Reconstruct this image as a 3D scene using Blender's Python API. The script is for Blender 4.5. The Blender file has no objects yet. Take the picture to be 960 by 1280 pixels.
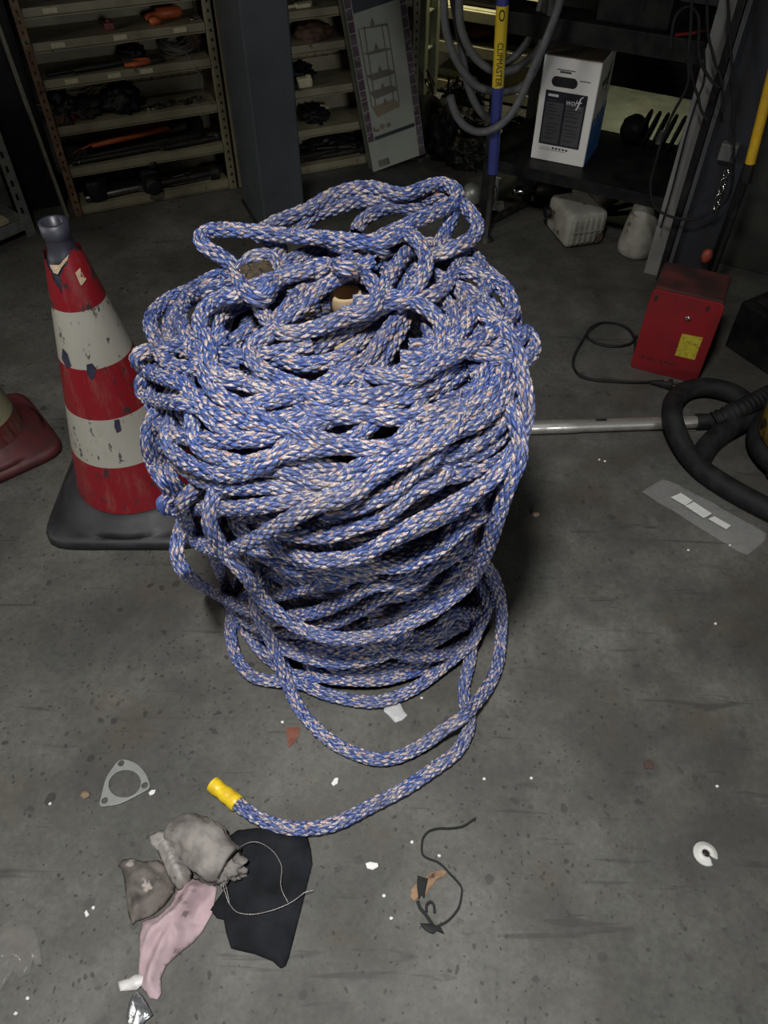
import bpy, bmesh, math, random
import numpy as np
from mathutils import Vector, Matrix, noise, geometry
random.seed(7); np.random.seed(7)
R = math.radians
SC = bpy.context.scene
COL = SC.collection
# ---------------------------------------------------------------- camera
H, TH, FPX = 1.45, R(48), 962.0
CT, ST = math.cos(TH), math.sin(TH)
CAM = Vector((0, 0, H))
def ray(x, y):
    u = (x - 480) / FPX; v = (640 - y) / FPX
    return Vector((u, CT + v * ST, -ST + v * CT))
def G(x, y, z=0.0):
    """where the sight line through a photo point meets the level z"""
    d = ray(x, y); t = (z - H) / d.z
    return CAM + d * t
def AY(x, y, Y):
    d = ray(x, y); return CAM + d * (Y / d.y)
def ONP(x, y, p0, n):
    d = ray(x, y); return CAM + d * ((Vector(p0) - CAM).dot(n) / d.dot(n))
def PX(p):
    q = Vector(p) - CAM
    f = q.y * CT - q.z * ST; up = q.y * ST + q.z * CT
    return 480 + q.x / f * FPX, 640 - up / f * FPX
cd = bpy.data.cameras.new('camera'); cam = bpy.data.objects.new('camera', cd); COL.objects.link(cam)
cd.sensor_fit = 'VERTICAL'; cd.sensor_height = 36; cd.lens = FPX / 1280 * 36
cd.clip_start = 0.02; cd.clip_end = 60
cam.location = CAM; cam.rotation_euler = (R(90) - TH, 0, 0)
SC.camera = cam
# ---------------------------------------------------------------- materials
class NT:
    def __init__(s, name):
        s.m = bpy.data.materials.new(name); s.m.use_nodes = True
        s.t = s.m.node_tree; s.b = s.t.nodes['Principled BSDF']
        s.tc = s.t.nodes.new('ShaderNodeTexCoord')
    def n(s, typ, **kw):
        x = s.t.nodes.new(typ)
        for k, v in kw.items(): setattr(x, k, v)
        return x
    def l(s, a, b): s.t.links.new(a, b)
    def val(s, sock, v):
        if hasattr(v, 'is_linked') or hasattr(v, 'links'): s.l(v, sock)
        else: sock.default_value = v
    def math(s, op, a, b=0.0, c=None, clamp=False):
        x = s.n('ShaderNodeMath', operation=op, use_clamp=clamp)
        s.val(x.inputs[0], a); s.val(x.inputs[1], b)
        if c is not None: s.val(x.inputs[2], c)
        return x.outputs[0]
    def noise(s, scale, detail=4, vec=None, rough=.55, dist=0):
        x = s.n('ShaderNodeTexNoise'); x.inputs['Scale'].default_value = scale
        x.inputs['Detail'].default_value = detail; x.inputs['Roughness'].default_value = rough
        x.inputs['Distortion'].default_value = dist
        s.l(vec if vec is not None else s.tc.outputs['Object'], x.inputs['Vector'])
        return x.outputs[0]
    def ramp(s, fac, stops, interp='LINEAR'):
        x = s.n('ShaderNodeValToRGB'); x.color_ramp.interpolation = interp
        e = x.color_ramp.elements
        while len(e) < len(stops): e.new(0.5)
        for i, (p, c) in enumerate(stops):
            e[i].position = p
            e[i].color = (c, c, c, 1) if isinstance(c, (int, float)) else (*c, 1)
        s.l(fac, x.inputs['Fac']); return x.outputs['Color']
    def mix(s, fac, a, b, mode='MIX'):
        x = s.n('ShaderNodeMix', data_type='RGBA', blend_type=mode)
        s.val(x.inputs[0], fac)
        for i, v in ((6, a), (7, b)):
            if isinstance(v, tuple): x.inputs[i].default_value = (*v, 1)
            else: s.l(v, x.inputs[i])
        return x.outputs[2]
    def mapping(s, vec=None, scale=(1, 1, 1), rot=(0, 0, 0)):
        x = s.n('ShaderNodeMapping'); x.inputs['Scale'].default_value = scale; x.inputs['Rotation'].default_value = rot
        s.l(vec if vec is not None else s.tc.outputs['Object'], x.inputs['Vector']); return x.outputs[0]
    def bump(s, h, strength=.3, dist=.005):
        x = s.n('ShaderNodeBump'); x.inputs['Strength'].default_value = strength; x.inputs['Distance'].default_value = dist
        s.l(h, x.inputs['Height']); s.l(x.outputs[0], s.b.inputs['Normal'])
    def set(s, color=None, rough=None, metal=None, **kw):
        for k, v in (('Base Color', color), ('Roughness', rough), ('Metallic', metal)):
            if v is None: continue
            if isinstance(v, tuple): s.b.inputs[k].default_value = (*v, 1)
            else: s.val(s.b.inputs[k], v)
        for k, v in kw.items(): s.b.inputs[k].default_value = v
        return s.m
_mc = {}
def mat(name, c1, c2=None, scale=25, rough=.6, metal=0, lo=.4, hi=.65, bump=0, c3=None, s3=90, t3=.62):
    """plain stained surface: c1 mottled with c2, optional small specks c3"""
    if name in _mc: return _mc[name]
    k = NT(name)
    c = c1
    if c2 is not None:
        nz = k.noise(scale, 6)
        c = k.ramp(nz, [(lo, c1), (hi, c2)])
        if c3 is not None:
            c = k.mix(k.ramp(k.noise(s3, 3), [(t3, 0), (t3 + .06, 1)]), c, c3)
        if bump: k.bump(nz, bump, .004)
        rr = k.ramp(nz, [(.3, max(0, rough - .1)), (.7, min(1, rough + .1))]); k.set(rough=rr)
    else: k.set(rough=rough)
    _mc[name] = k.set(color=c, metal=metal); return _mc[name]
# ---------------------------------------------------------------- mesh helpers
class MB:
    """collects faces; build() links them as ONE mesh object"""
    def __init__(s): s.v = []; s.f = []; s.mi = []; s.mats = []; s.sm = []
    def add(s, vs, fs, M=None, m=None, smooth=False):
        o = len(s.v)
        s.v += [tuple(M @ Vector(p)) if M is not None else tuple(p) for p in vs]
        if m is not None and m not in s.mats: s.mats.append(m)
        k = s.mats.index(m) if m is not None else 0
        for f in fs:
            s.f.append(tuple(i + o for i in f)); s.mi.append(k); s.sm.append(smooth)
        return s
    def bm(s, b, M=None, m=None, smooth=False):
        b.verts.index_update()
        s.add([v.co.copy() for v in b.verts], [[v.index for v in f.verts] for f in b.faces], M, m, smooth); b.free(); return s
    def box(s, c, d, M=None, bev=0, seg=2, m=None):
        b = bmesh.new(); bmesh.ops.create_cube(b, size=1)
        for v in b.verts: v.co = Vector((v.co.x * d[0] + c[0], v.co.y * d[1] + c[1], v.co.z * d[2] + c[2]))
        if bev: bmesh.ops.bevel(b, geom=list(b.edges), offset=bev, segments=seg, affect='EDGES', profile=.5)
        return s.bm(b, M, m, False)
    def tube(s, pts, r, n=8, closed=False, M=None, m=None, caps=True, spin=0):
        P = [Vector(p) for p in pts]; N = len(P); rs = r if isinstance(r, (list, tuple)) else [r] * N
        T = []
        for i in range(N):
            a = P[(i - 1) % N] if closed or i else P[0]; b = P[(i + 1) % N] if closed or i < N - 1 else P[-1]
            t = b - a; T.append(t.normalized() if t.length > 1e-9 else Vector((0, 0, 1)))
        u = T[0].orthogonal().normalized(); vs = []
        for i in range(N):
            if i:
                q = T[i - 1].rotation_difference(T[i]); u = q @ u
            u = (u - T[i] * u.dot(T[i])).normalized(); w = T[i].cross(u)
            for k in range(n):
                a = 2 * math.pi * k / n + spin
                vs.append(P[i] + (u * math.cos(a) + w * math.sin(a)) * rs[i])
        fs = []
        for i in range(N if closed else N - 1):
            j = (i + 1) % N
            for k in range(n):
                l = (k + 1) % n
                fs.append((i * n + k, i * n + l, j * n + l, j * n + k))
        s.add(vs, fs, M, m, n > 5)
        if caps and not closed:
            s.add(vs[:n], [tuple(range(n))[::-1]], M, m); s.add(vs[-n:], [tuple(range(n))], M, m)
        return s
    def lathe(s, prof, n=32, M=None, m=None, jag=None, smooth=True):
        vs = []; fs = []
        for i, (r, z) in enumerate(prof):
            for k in range(n):
                a = 2 * math.pi * k / n; zz = z
                if jag and i in jag: zz = jag[i](a, z)
                vs.append((r * math.cos(a), r * math.sin(a), zz))
        for i in range(len(prof) - 1):
            for k in range(n):
                l = (k + 1) % n
                fs.append((i * n + k, i * n + l, (i + 1) * n + l, (i + 1) * n + k))
        return s.add(vs, fs, M, m, smooth)
    def prism(s, poly, z0, z1, M=None, m=None, bev=0):
        b = bmesh.new(); vs = [b.verts.new((p[0], p[1], z0)) for p in poly]; f = b.faces.new(vs)
        r = bmesh.ops.extrude_face_region(b, geom=[f])
        for e in r['geom']:
            if isinstance(e, bmesh.types.BMVert): e.co.z = z1
        bmesh.ops.recalc_face_normals(b, faces=b.faces)
        if bev: bmesh.ops.bevel(b, geom=list(b.edges), offset=bev, segments=2, affect='EDGES', profile=.5)
        return s.bm(b, M, m)
    def blob(s, c, d, seed=0, amp=.25, freq=2.5, sub=3, flat=None, M=None, m=None):
        b = bmesh.new(); bmesh.ops.create_icosphere(b, subdivisions=sub, radius=1)
        off = Vector((seed * 3.7, seed * 1.3, seed * 9.1))
        for v in b.verts:
            k = 1 + amp * noise.fractal(v.co * freq + off, 1, 2, 3)
            p = v.co * k
            v.co = Vector((p.x * d[0] + c[0], p.y * d[1] + c[1], p.z * d[2] + c[2]))
            if flat is not None and v.co.z < flat: v.co.z = flat
        return s.bm(b, M, m, True)
    def text(s, body, size, M, m, width=None, ext=.0004, shear=0, sx=1):
        cu = bpy.data.curves.new('t', 'FONT'); cu.body = body; cu.size = size; cu.extrude = ext
        cu.align_x = 'CENTER'; cu.align_y = 'CENTER'; cu.shear = shear; cu.resolution_u = 3
        o = bpy.data.objects.new('t', cu); COL.objects.link(o)
        me = bpy.data.meshes.new_from_object(o.evaluated_get(bpy.context.evaluated_depsgraph_get()))
        xs = [v.co.x for v in me.vertices]; k = sx
        if width: k = width / max(1e-6, max(xs) - min(xs))
        s.add([(v.co.x * k, v.co.y, v.co.z) for v in me.vertices], [tuple(p.vertices) for p in me.polygons], M, m)
        bpy.data.objects.remove(o); bpy.data.curves.remove(cu); bpy.data.meshes.remove(me); return s
    def build(s, name, m=None, parent=None, loc=None):
        """parent: the thing (or part) it belongs to; loc: its own base point when it stands alone"""
        if m is not None and not s.mats: s.mats = [m]
        o = None
        base = Vector((0, 0, 0))
        if parent is not None:
            p = parent
            while p.parent: p = p.parent
            base = Vector(p.location)
        elif loc is not None: base = Vector(loc)
        else:
            a = np.array(s.v); base = Vector(((a[:, 0].min() + a[:, 0].max()) / 2, (a[:, 1].min() + a[:, 1].max()) / 2, a[:, 2].min()))
        me = bpy.data.meshes.new(name)
        me.from_pydata([tuple(Vector(p) - base) for p in s.v], [], s.f)
        for q in s.mats: me.materials.append(q)
        me.polygons.foreach_set('material_index', s.mi); me.polygons.foreach_set('use_smooth', s.sm)
        me.update()
        o = bpy.data.objects.new(name, me); COL.objects.link(o)
        if parent is not None: o.parent = parent
        else: o.location = base
        return o
def thing(name, label, cat, loc, group=None):
    o = bpy.data.objects.new(name, None); COL.objects.link(o); o.location = loc; o.empty_display_size = .05
    return tag(o, label, cat, group)
def tag(o, label, cat, group=None, kind=None):
    if label: o['label'] = label
    if cat: o['category'] = cat
    if group: o['group'] = group
    if kind: o['kind'] = kind
    return o
def struct(o): o['kind'] = 'structure'; return o
def frame(o, xdir, z=(0, 0, 1)):
    """local axes: x along xdir (level), y to the left of it, z up"""
    x = Vector(xdir).normalized(); zz = Vector(z).normalized(); y = zz.cross(x)
    M = Matrix.Identity(4)
    for i in range(3): M[i][0] = x[i]; M[i][1] = y[i]; M[i][2] = zz[i]; M[i][3] = o[i]
    return M
def face_frame(o, xdir, up):
    """x along xdir, y along up, z out of the face"""
    x = Vector(xdir).normalized(); y = Vector(up).normalized(); z = x.cross(y)
    M = Matrix.Identity(4)
    for i in range(3): M[i][0] = x[i]; M[i][1] = y[i]; M[i][2] = z[i]; M[i][3] = o[i]
    return M
def spline(pts, step=.01, closed=False):
    P = [np.array(p, float) for p in pts]; n = len(P); out = []
    for i in range(n if closed else n - 1):
        if closed: a, b, c, d = P[(i - 1) % n], P[i], P[(i + 1) % n], P[(i + 2) % n]
        else: a, b, c, d = P[max(i - 1, 0)], P[i], P[i + 1], P[min(i + 2, n - 1)]
        k = max(2, int(np.linalg.norm(c - b) / step))
        t = (np.arange(k) / k)[:, None]
        out.append(.5 * ((2 * b) + (-a + c) * t + (2 * a - 5 * b + 4 * c - d) * t ** 2 + (-a + 3 * b - 3 * c + d) * t ** 3))
    if not closed: out.append(P[-1][None])
    return np.concatenate(out)
# ---------------------------------------------------------------- shared materials
M_black = mat('black paint', (.008, .008, .009), (.018, .0175, .016), 18, .5)
M_dark = mat('dark greasy steel', (.014, .013, .011), (.036, .032, .027), 40, .5, .3)
M_steel = mat('worn steel', (.30, .30, .29), (.14, .13, .12), 60, .35, .9)
M_chrome = mat('chrome', (.62, .60, .56), (.45, .42, .38), 30, .16, 1)
M_rub = mat('black rubber', (.010, .010, .011), (.020, .0195, .019), 30, .68)
M_orange = mat('orange plastic', (.62, .13, .035), (.42, .085, .03), 30, .45)
M_red = mat('red paint', (.24, .012, .014), (.17, .010, .012), 14, .42)
M_shelf = mat('beige shelf enamel', (.27, .24, .155), (.19, .165, .10), 9, .55, c3=(.09, .06, .035), s3=30, t3=.66)
M_shelfback = mat('beige shelf back', (.34, .30, .20), (.24, .21, .135), 6, .6, c3=(.10, .07, .04), s3=24, t3=.68)
M_rust = mat('rusty brown upright', (.13, .062, .03), (.22, .15, .085), 14, .75, c3=(.06, .03, .018), s3=45, t3=.58)
M_galv = mat('galvanised steel', (.33, .34, .31), (.23, .235, .21), 40, .45, .5)
M_cream = mat('cream rack enamel', (.56, .53, .38), (.44, .41, .29), 10, .5)
M_green = mat('grey green rack enamel', (.26, .27, .19), (.19, .20, .14), 10, .5)
M_board = mat('brown cardboard', (.34, .21, .10), (.26, .155, .075), 12, .85)
M_tag = mat('cream paper tag', (.60, .54, .36), (.50, .44, .28), 80, .7)
M_white = mat('dirty white plastic', (.62, .60, .55), (.50, .48, .43), 60, .5)
M_yellow = mat('yellow paint', (.72, .44, .02), (.58, .34, .02), 24, .4)
M_hose = mat('grey rubber hose', (.125, .125, .125), (.09, .09, .092), 30, .55)
M_wood = mat('pale straw', (.34, .28, .14), (.24, .19, .09), 40, .8)
M_darkcloth = mat('dark greasy cloth', (.022, .021, .02), (.05, .045, .04), 35, .9)
M_brown = mat('brown stained', (.10, .05, .03), (.06, .03, .02), 30, .7)
FLOOR_STAIN_SHADE = [(*G(x, y).xy[:], r, w) for x, y, r, w in ((188, 742, .15, .6), (250, 812, .10, .4), (70, 1235, .14, .35), (530, 1105, .09, .3), (850, 720, .10, .35), (725, 735, .12, .3), (60, 470, .25, .5), (880, 1180, .20, .4), (700, 420, .18, .4))]
def floor_mat():
    k = NT('oil stained concrete')
    c = k.ramp(k.noise(3.2, 8, rough=.62), [(.3, (.058, .058, .051)), (.5, (.096, .095, .083)), (.70, (.150, .148, .130))])
    # fine grain
    c = k.mix(.6, c, k.ramp(k.noise(95, 5, rough=.7), [(.32, .45), (.62, 1.0)]), 'MULTIPLY')
    # wide old oil stains
    st = k.ramp(k.noise(2.6, 7, rough=.68, dist=.15), [(.47, 0), (.64, 1)])
    c = k.mix(k.math('MULTIPLY', st, .72), c, (.036, .034, .030))
    # brownish dirt
    br = k.ramp(k.noise(5.5, 6, rough=.65, dist=.2), [(.50, 0), (.70, 1)])
    c = k.mix(k.math('MULTIPLY', br, .45), c, (.070, .054, .038))
    # drips: small dark round spots, some places only
    v = k.n('ShaderNodeTexVoronoi', feature='F1'); v.inputs['Scale'].default_value = 34
    nz = k.n('ShaderNodeTexNoise'); nz.inputs['Scale'].default_value = 25
    k.l(k.tc.outputs['Object'], nz.inputs['Vector'])
    vv = k.n('ShaderNodeVectorMath', operation='MULTIPLY_ADD'); k.l(nz.outputs['Color'], vv.inputs[0]); vv.inputs[1].default_value = (.03, .03, 0); k.l(k.tc.outputs['Object'], vv.inputs[2])
    k.l(vv.outputs[0], v.inputs['Vector'])
    rnd = k.n('ShaderNodeSeparateColor'); k.l(v.outputs['Color'], rnd.inputs[0])
    size = k.math('MULTIPLY', k.math('POWER', rnd.outputs[0], 3.4), .36)
    sp = k.ramp(k.math('SUBTRACT', size, v.outputs['Distance']), [(0, 0), (.06, 1)])
    zone = k.ramp(k.noise(2.6, 3), [(.42, 0.12), (.58, 1)])
    lft = k.n('ShaderNodeSeparateXYZ'); k.l(k.tc.outputs['Object'], lft.inputs[0])
    lf = k.ramp(k.math('ADD', lft.outputs[0], .5), [(.25, 1.0), (.85, .25)])
    zone = k.math('MULTIPLY', zone, lf)
    c = k.mix(k.math('MULTIPLY', k.math('MULTIPLY', sp, zone), .85), c, (.020, .0195, .018))
    v2 = k.n('ShaderNodeTexVoronoi', feature='F1'); v2.inputs['Scale'].default_value = 95; k.l(vv.outputs[0], v2.inputs['Vector'])
    r2 = k.n('ShaderNodeSeparateColor'); k.l(v2.outputs['Color'], r2.inputs[0])
    s2 = k.ramp(k.math('SUBTRACT', k.math('MULTIPLY', k.math('POWER', r2.outputs[0], 2.4), .40), v2.outputs['Distance']), [(0, 0), (.1, 1)])
    c = k.mix(k.math('MULTIPLY', k.math('MULTIPLY', s2, lf), .8), c, (.022, .0215, .020))
    # oil smudges, plus shade of dimmer floor areas put into the colour
    for x_, y_, r_, w_ in FLOOR_STAIN_SHADE:
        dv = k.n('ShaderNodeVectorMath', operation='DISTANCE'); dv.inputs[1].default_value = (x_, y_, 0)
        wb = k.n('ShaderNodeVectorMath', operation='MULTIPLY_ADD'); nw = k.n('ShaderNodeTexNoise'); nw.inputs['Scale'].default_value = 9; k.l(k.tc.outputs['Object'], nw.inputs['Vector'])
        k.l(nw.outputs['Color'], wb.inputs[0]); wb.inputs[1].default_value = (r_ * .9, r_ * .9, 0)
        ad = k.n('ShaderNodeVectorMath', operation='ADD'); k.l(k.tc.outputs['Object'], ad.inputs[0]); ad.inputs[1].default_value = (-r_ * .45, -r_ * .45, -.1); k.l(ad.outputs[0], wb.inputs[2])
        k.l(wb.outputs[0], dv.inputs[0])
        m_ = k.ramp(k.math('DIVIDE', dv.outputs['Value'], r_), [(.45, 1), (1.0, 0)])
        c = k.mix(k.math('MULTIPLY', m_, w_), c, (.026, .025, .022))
    # scuffs: thin stretched marks
    sc = k.ramp(k.noise(7, 5, k.mapping(scale=(.5, 5, 1), rot=(0, 0, .7)), dist=1.2), [(.62, 0), (.68, 1)])
    c = k.mix(k.math('MULTIPLY', sc, .6), c, (.03, .029, .027))
    k.set(rough=k.ramp(k.noise(4, 5), [(.3, .50), (.7, .78)]))
    k.bump(k.noise(60, 5), .12, .003)
    return k.set(color=c)
for _m in (M_black, M_rub, M_darkcloth): _m.node_tree.nodes['Principled BSDF'].inputs['Specular IOR Level'].default_value = .22
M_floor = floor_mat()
def plain_wall(): return mat('grimy dark wall', (.06, .057, .05), (.04, .038, .033), 3, .85)
M_wall = plain_wall()
def mat_stripe(): 
    k = NT('red and white cone sleeve')
    return k
# ================================================================ the big rope
AX = (-.06, 1.10)
PZ = [-.05, 0, .1, .2, .3, .4, .5, .6, .68, .73, .76, .775]
PR = [.30, .30, .292, .285, .300, .325, .337, .335, .312, .25, .14, 0]
def prof(z): return np.interp(z, PZ, PR)
TT = np.linspace(.55, 2.3, 1800)
def surf(x, y, off=0.0):
    """where a sight line meets the outside of the rope heap (nearest approach when it only grazes it)"""
    d = np.array(ray(x, y)); P = np.array(CAM) + TT[:, None] * d
    F = np.hypot(P[:, 0] - AX[0], P[:, 1] - AX[1]) - prof(P[:, 2] - off * .9) - off
    F[P[:, 2] < .015] = 9; F[P[:, 2] > .83] = 9
    i = np.where(F < 0)[0]
    return P[i[0]] if len(i) else P[np.argmin(F)]
RR = .0127
def strand(pts, off=.006, dive=True, z=None):
    out = []
    for p in pts:
        if len(p) > 2: q = np.array(G(p[0], p[1], p[2]))
        elif z is not None: q = np.array(G(p[0], p[1], z))
        else: q = surf(p[0], p[1], off)
        out.append(q)
    out = [np.array(o) for o in out]
    # soften the depth jitter along the strand, keeping it on its sight lines
    def ends(a, b):
        d = a - b; d /= np.linalg.norm(d) + 1e-9
        c = np.array([AX[0] - a[0], AX[1] - a[1], 0.0]); c /= np.linalg.norm(c) + 1e-9
        e1 = a + d * .035 + c * .022; e2 = a + d * .06 + c * .055
        for e in (e1, e2): e[2] = max(e[2], .018)
        return e1, e2
    if dive in (True, 'a'):
        e1, e2 = ends(out[0], out[1]); out = [e2, e1] + out
    if dive in (True, 'b'):
        e1, e2 = ends(out[-1], out[-2]); out = out + [e1, e2]
    return spline(out, .005)
V = []          # visible strands, fine braid
def S(*pts, off=.006, dive=True, z=None): V.append((strand(pts, 2.1 * off - .016, dive, z), False))
# ---- side of the heap, from the top down
S((296,345),(278,344),(260,351),(235,364),(210,375),(192,392),(188,407),(194,423),(201,443),(217,457),(242,461),(267,463),(292,472),(318,483),(345,490),(375,494), off=.010)
S((205,436),(192,438),(176,441),(171,450),(182,462),(205,472),(227,479),(243,495),(260,512),(280,521),(310,527),(340,531), off=.012)
S((257,468),(265,484),(277,496),(300,508),(322,520),(350,533),(375,541),(400,550),(422,554),(450,560),(480,560),(510,550),(545,533),(580,516),(602,504),(616,489),(629,466),(636,440),(632,408), off=.014)
S((400,362),(380,382),(357,400),(335,418),(317,430),(312,442),(320,456),(340,470),(370,482),(400,491),(430,496),(460,496),(490,490),(515,478),(535,460),(549,440),(554,420),(548,400),(533,386),(510,375),(485,372),(460,381),(435,394),(407,406),(382,414),(362,417), off=.011)
S((340,440),(370,443),(395,436),(420,421),(445,408),(470,398),(497,388),(515,384), off=-.006)
S((372,462),(395,458),(425,446),(450,428),(475,410),(490,400), off=-.012)
S((395,486),(412,477),(432,465),(460,448),(476,426),(490,407),(500,393), off=-.004)
S((440,486),(457,473),(472,459),(487,437),(499,415),(505,398), off=-.010)
S((470,476),(500,465),(522,456),(535,447), off=.000)
S((400,518),(432,520),(460,519),(485,522),(510,522),(535,517),(555,511),(580,502),(597,486),(606,468),(614,445),(618,425), off=.010)
S((310,508),(325,503),(352,497),(380,493),(402,500), off=.012)
S((345,523),(360,520),(382,517),(410,509),(430,503), off=.006)
S((470,505),(500,504),(530,498),(552,484),(575,468),(592,455),(604,440), off=.000)
S((410,511),(440,509),(470,506),(500,500),(525,490),(548,474),(562,456), off=.006)
S((186,466),(178,476),(177,487),(184,497),(200,501),(222,503),(243,507),(255,513),(270,530),(290,541), off=.010)
S((190,502),(198,525),(212,540),(235,547),(262,550),(300,550),(335,547),(362,540),(390,535), off=.010)
S((208,508),(216,525),(230,536),(247,544), off=.000)
S((228,512),(240,530),(254,543), off=.000)
S((243,548),(256,564),(280,573),(305,580),(330,574),(360,566),(400,560),(425,556), off=.012)
S((210,552),(222,570),(242,582),(265,590),(290,593),(315,587),(335,577), off=.014)
S((312,583),(325,585),(350,588),(375,595),(400,599),(425,603), off=.008)
S((345,574),(362,574),(385,577),(410,584),(435,590),(455,592), off=.004)
S((222,574),(240,592),(262,604),(290,609),(320,608),(350,608),(380,612),(408,615),(432,606), off=.010)
S((226,626),(214,622),(205,627),(204,633),(215,638),(235,636),(265,635),(295,635),(322,633),(357,627),(390,623),(420,616),(445,604),(470,591),(495,576),(520,561),(545,548),(572,538),(600,526),(622,505),(640,478), off=.014)
S((400,626),(422,618),(450,606),(478,589),(505,574),(535,558),(562,543), off=.018)
S((300,645),(322,642),(345,640),(367,636),(390,630),(415,622), off=.008)
S((187,532),(185,555),(191,580),(203,600),(215,615),(230,628),(240,640), off=.010)
S((196,560),(204,580),(214,598),(226,612), off=.002)
S((228,632),(234,656),(245,676),(265,686),(287,688),(307,680),(330,668),(360,650),(390,634),(413,625),(440,617), off=.022)
S((400,604),(420,600),(442,588),(460,577),(480,566),(500,552), off=.012)
S((350,663),(365,667),(390,670),(420,667),(445,658),(470,650),(490,637),(505,625),(520,612),(545,603), off=.014)
S((425,637),(440,635),(465,627),(490,615),(507,600),(522,586),(540,572), off=.014)
S((500,606),(522,601),(547,597),(580,592),(615,579),(634,565),(646,545),(654,522),(656,500), off=.010)
S((515,590),(535,585),(560,580),(590,570),(615,556),(630,540),(641,523),(649,505),(652,480), off=.008)
S((560,568),(580,562),(600,550),(620,535),(634,515),(643,495),(651,470), off=.010)
S((392,701),(412,700),(440,698),(467,686),(490,672),(515,657),(545,642),(575,625),(605,607),(624,590),(637,574),(649,550),(658,520),(657,492),(651,466),(646,440), off=.020)
S((490,640),(512,632),(540,620),(570,610),(600,598),(622,582), off=.002)
S((480,678),(505,668),(535,655),(565,640),(592,622),(610,606), off=.000)
S((435,700),(455,705),(480,708),(505,707),(530,697),(550,685),(566,671),(582,657),(600,645),(618,627),(630,608),(640,588), off=.014)
S((345,682),(380,702),(410,708),(440,714),(468,723),(495,727),(520,722),(545,708),(567,694),(585,680),(597,663), off=.006)
S((440,688),(470,694),(500,690),(528,680),(550,667),(572,650), off=-.004)
S((262,655),(270,672),(280,690),(294,705),(309,722),(322,742),(337,758),(358,775),(382,788),(410,796),(440,798),(465,795),(487,790),(515,777),(541,764),(565,747),(585,730),(600,706),(612,678),(621,650),(630,622),(639,598),(650,570), off=.026)
S((232,645),(226,662),(221,682),(223,701),(233,717),(252,732),(275,745),(297,757),(318,766),(345,772),(372,780),(400,784), off=.012)
S((285,752),(296,766),(309,778),(330,786),(357,789),(390,793),(420,800), off=.006)
S((237,642),(252,665),(266,678), off=.000)
S((268,652),(280,675),(300,682), off=-.004)
S((268,690),(277,718),(284,738),(293,753), off=.000)
S((300,662),(325,684),(350,706),(376,720),(405,727),(440,728),(470,735), off=.000)
S((320,690),(345,700),(372,712),(400,716),(430,722), off=.004)
S((340,775),(366,770),(395,765),(421,755),(446,741),(468,731),(490,728), off=.012)
S((370,790),(393,782),(420,777),(445,765),(470,750),(497,736),(520,730), off=.012)
S((320,750),(336,745),(361,740),(387,731), off=.004)
S((480,745),(510,742),(540,732),(565,715),(585,697), off=-.004)
S((470,765),(500,762),(530,750),(556,733),(578,714),(590,695), off=-.002)
S((500,770),(528,762),(560,742),(580,722), off=-.008)
# ---- foot of the heap
S((294,758),(289,772),(288,792),(293,815),(302,832,.02),(317,846,.017),(340,851,.018),(366,851,.025),(395,847,.03),(425,842,.03),(455,832,.035),(485,823,.04),(510,815,.05), off=.008)
S((297,770),(312,795),(327,815),(346,831),(362,843), off=.004)
S((345,805),(370,817),(400,826),(432,828),(465,823),(490,813), off=.010)
S((350,800),(380,812),(415,815),(450,812),(480,806), off=.004)
S((320,790),(350,800),(380,805),(420,806),(455,806), off=.000)
S((455,800),(478,809),(502,817),(530,820),(557,817),(580,804),(597,787),(606,772), off=.012)
S((505,808),(530,797),(555,787),(580,775), off=.004)
S((522,812),(545,800),(570,785),(592,777), off=.006)
S((545,790),(567,768),(590,766),(610,758),(617,742),(612,722),(604,705), off=.010)
S((575,775),(592,755),(603,735),(606,712), off=.002)
S((405,846),(440,850),(475,850),(505,843),(535,833),(560,820), off=.006)
S((420,835),(455,838),(490,834),(520,826), off=.000)
S((365,848,.03),(385,858,.02),(406,867,.017),(440,875,.017),(472,877,.017),(505,867,.017),(531,852,.018),(553,834,.025),(574,817,.035),(592,800,.05), off=.004)
# the two slack turns lying out on the floor and the free end
S((320,762),(337,797),(345,820,.10),(356,848,.055),(371,880,.02),(390,905,.017),(415,927,.017),(445,942,.017),(472,949,.017),(500,945,.017),(530,930,.022),(553,913,.035),(576,898,.048),(596,877,.035),(612,855,.02),(622,830,.022),(626,797,.035),(627,766,.08),(623,738,.13),(613,714,.19), off=.016)
FREE = strand(((608,762,.08),(598,785,.06),(590,805,.03),(587,827,.018),(580,857,.017),(581,880,.017),(587,898,.017),(583,918,.017),(569,941,.017),(537,965,.017),(505,986,.017),(466,1006,.017),(420,1029,.017),(380,1036,.017),(347,1032,.017),(319,1020,.017),(296,1004,.017),(284,995,.017)), .01, 'a')
V.append((FREE, False))
TAPE = [np.array(G(x, y, .0175)) for x, y in ((297,1005),(290,999),(281,992),(272,985),(266,980))]
# ---- loose turns on top
S((300,344,.75),(291,331,.765),(272,318,.775),(256,308,.785),(250,298,.79),(259,289,.795),(282,287,.80),(310,289,.80),(335,292,.80),(367,295,.80),(400,297,.80),(432,300,.80),(460,303,.80),(482,301,.80),(500,292,.80),(515,284,.79), dive=False)
S((318,296,.765),(340,280,.775),(365,270,.785),(385,262,.79),(410,247,.795),(440,236,.80),(468,235,.80),(490,241,.80),(508,243,.80),(527,236,.80),(546,230,.80),(561,232,.80),(571,240,.80),(570,250,.80),(557,258,.80),(540,267,.80),(522,275,.80),(503,284,.80),(485,292,.785),(465,302,.76), dive=False)
S((370,288,.76),(380,279,.77),(397,268,.775),(420,260,.78),(445,253,.78),(470,254,.78),(497,258,.775),(520,262,.77),(540,268,.75), dive=False)
S((445,292,.75),(452,277,.76),(475,263,.77),(500,256,.775),(530,250,.775),(555,246,.775),(566,252,.765),(562,262,.75), dive=False)
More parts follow.
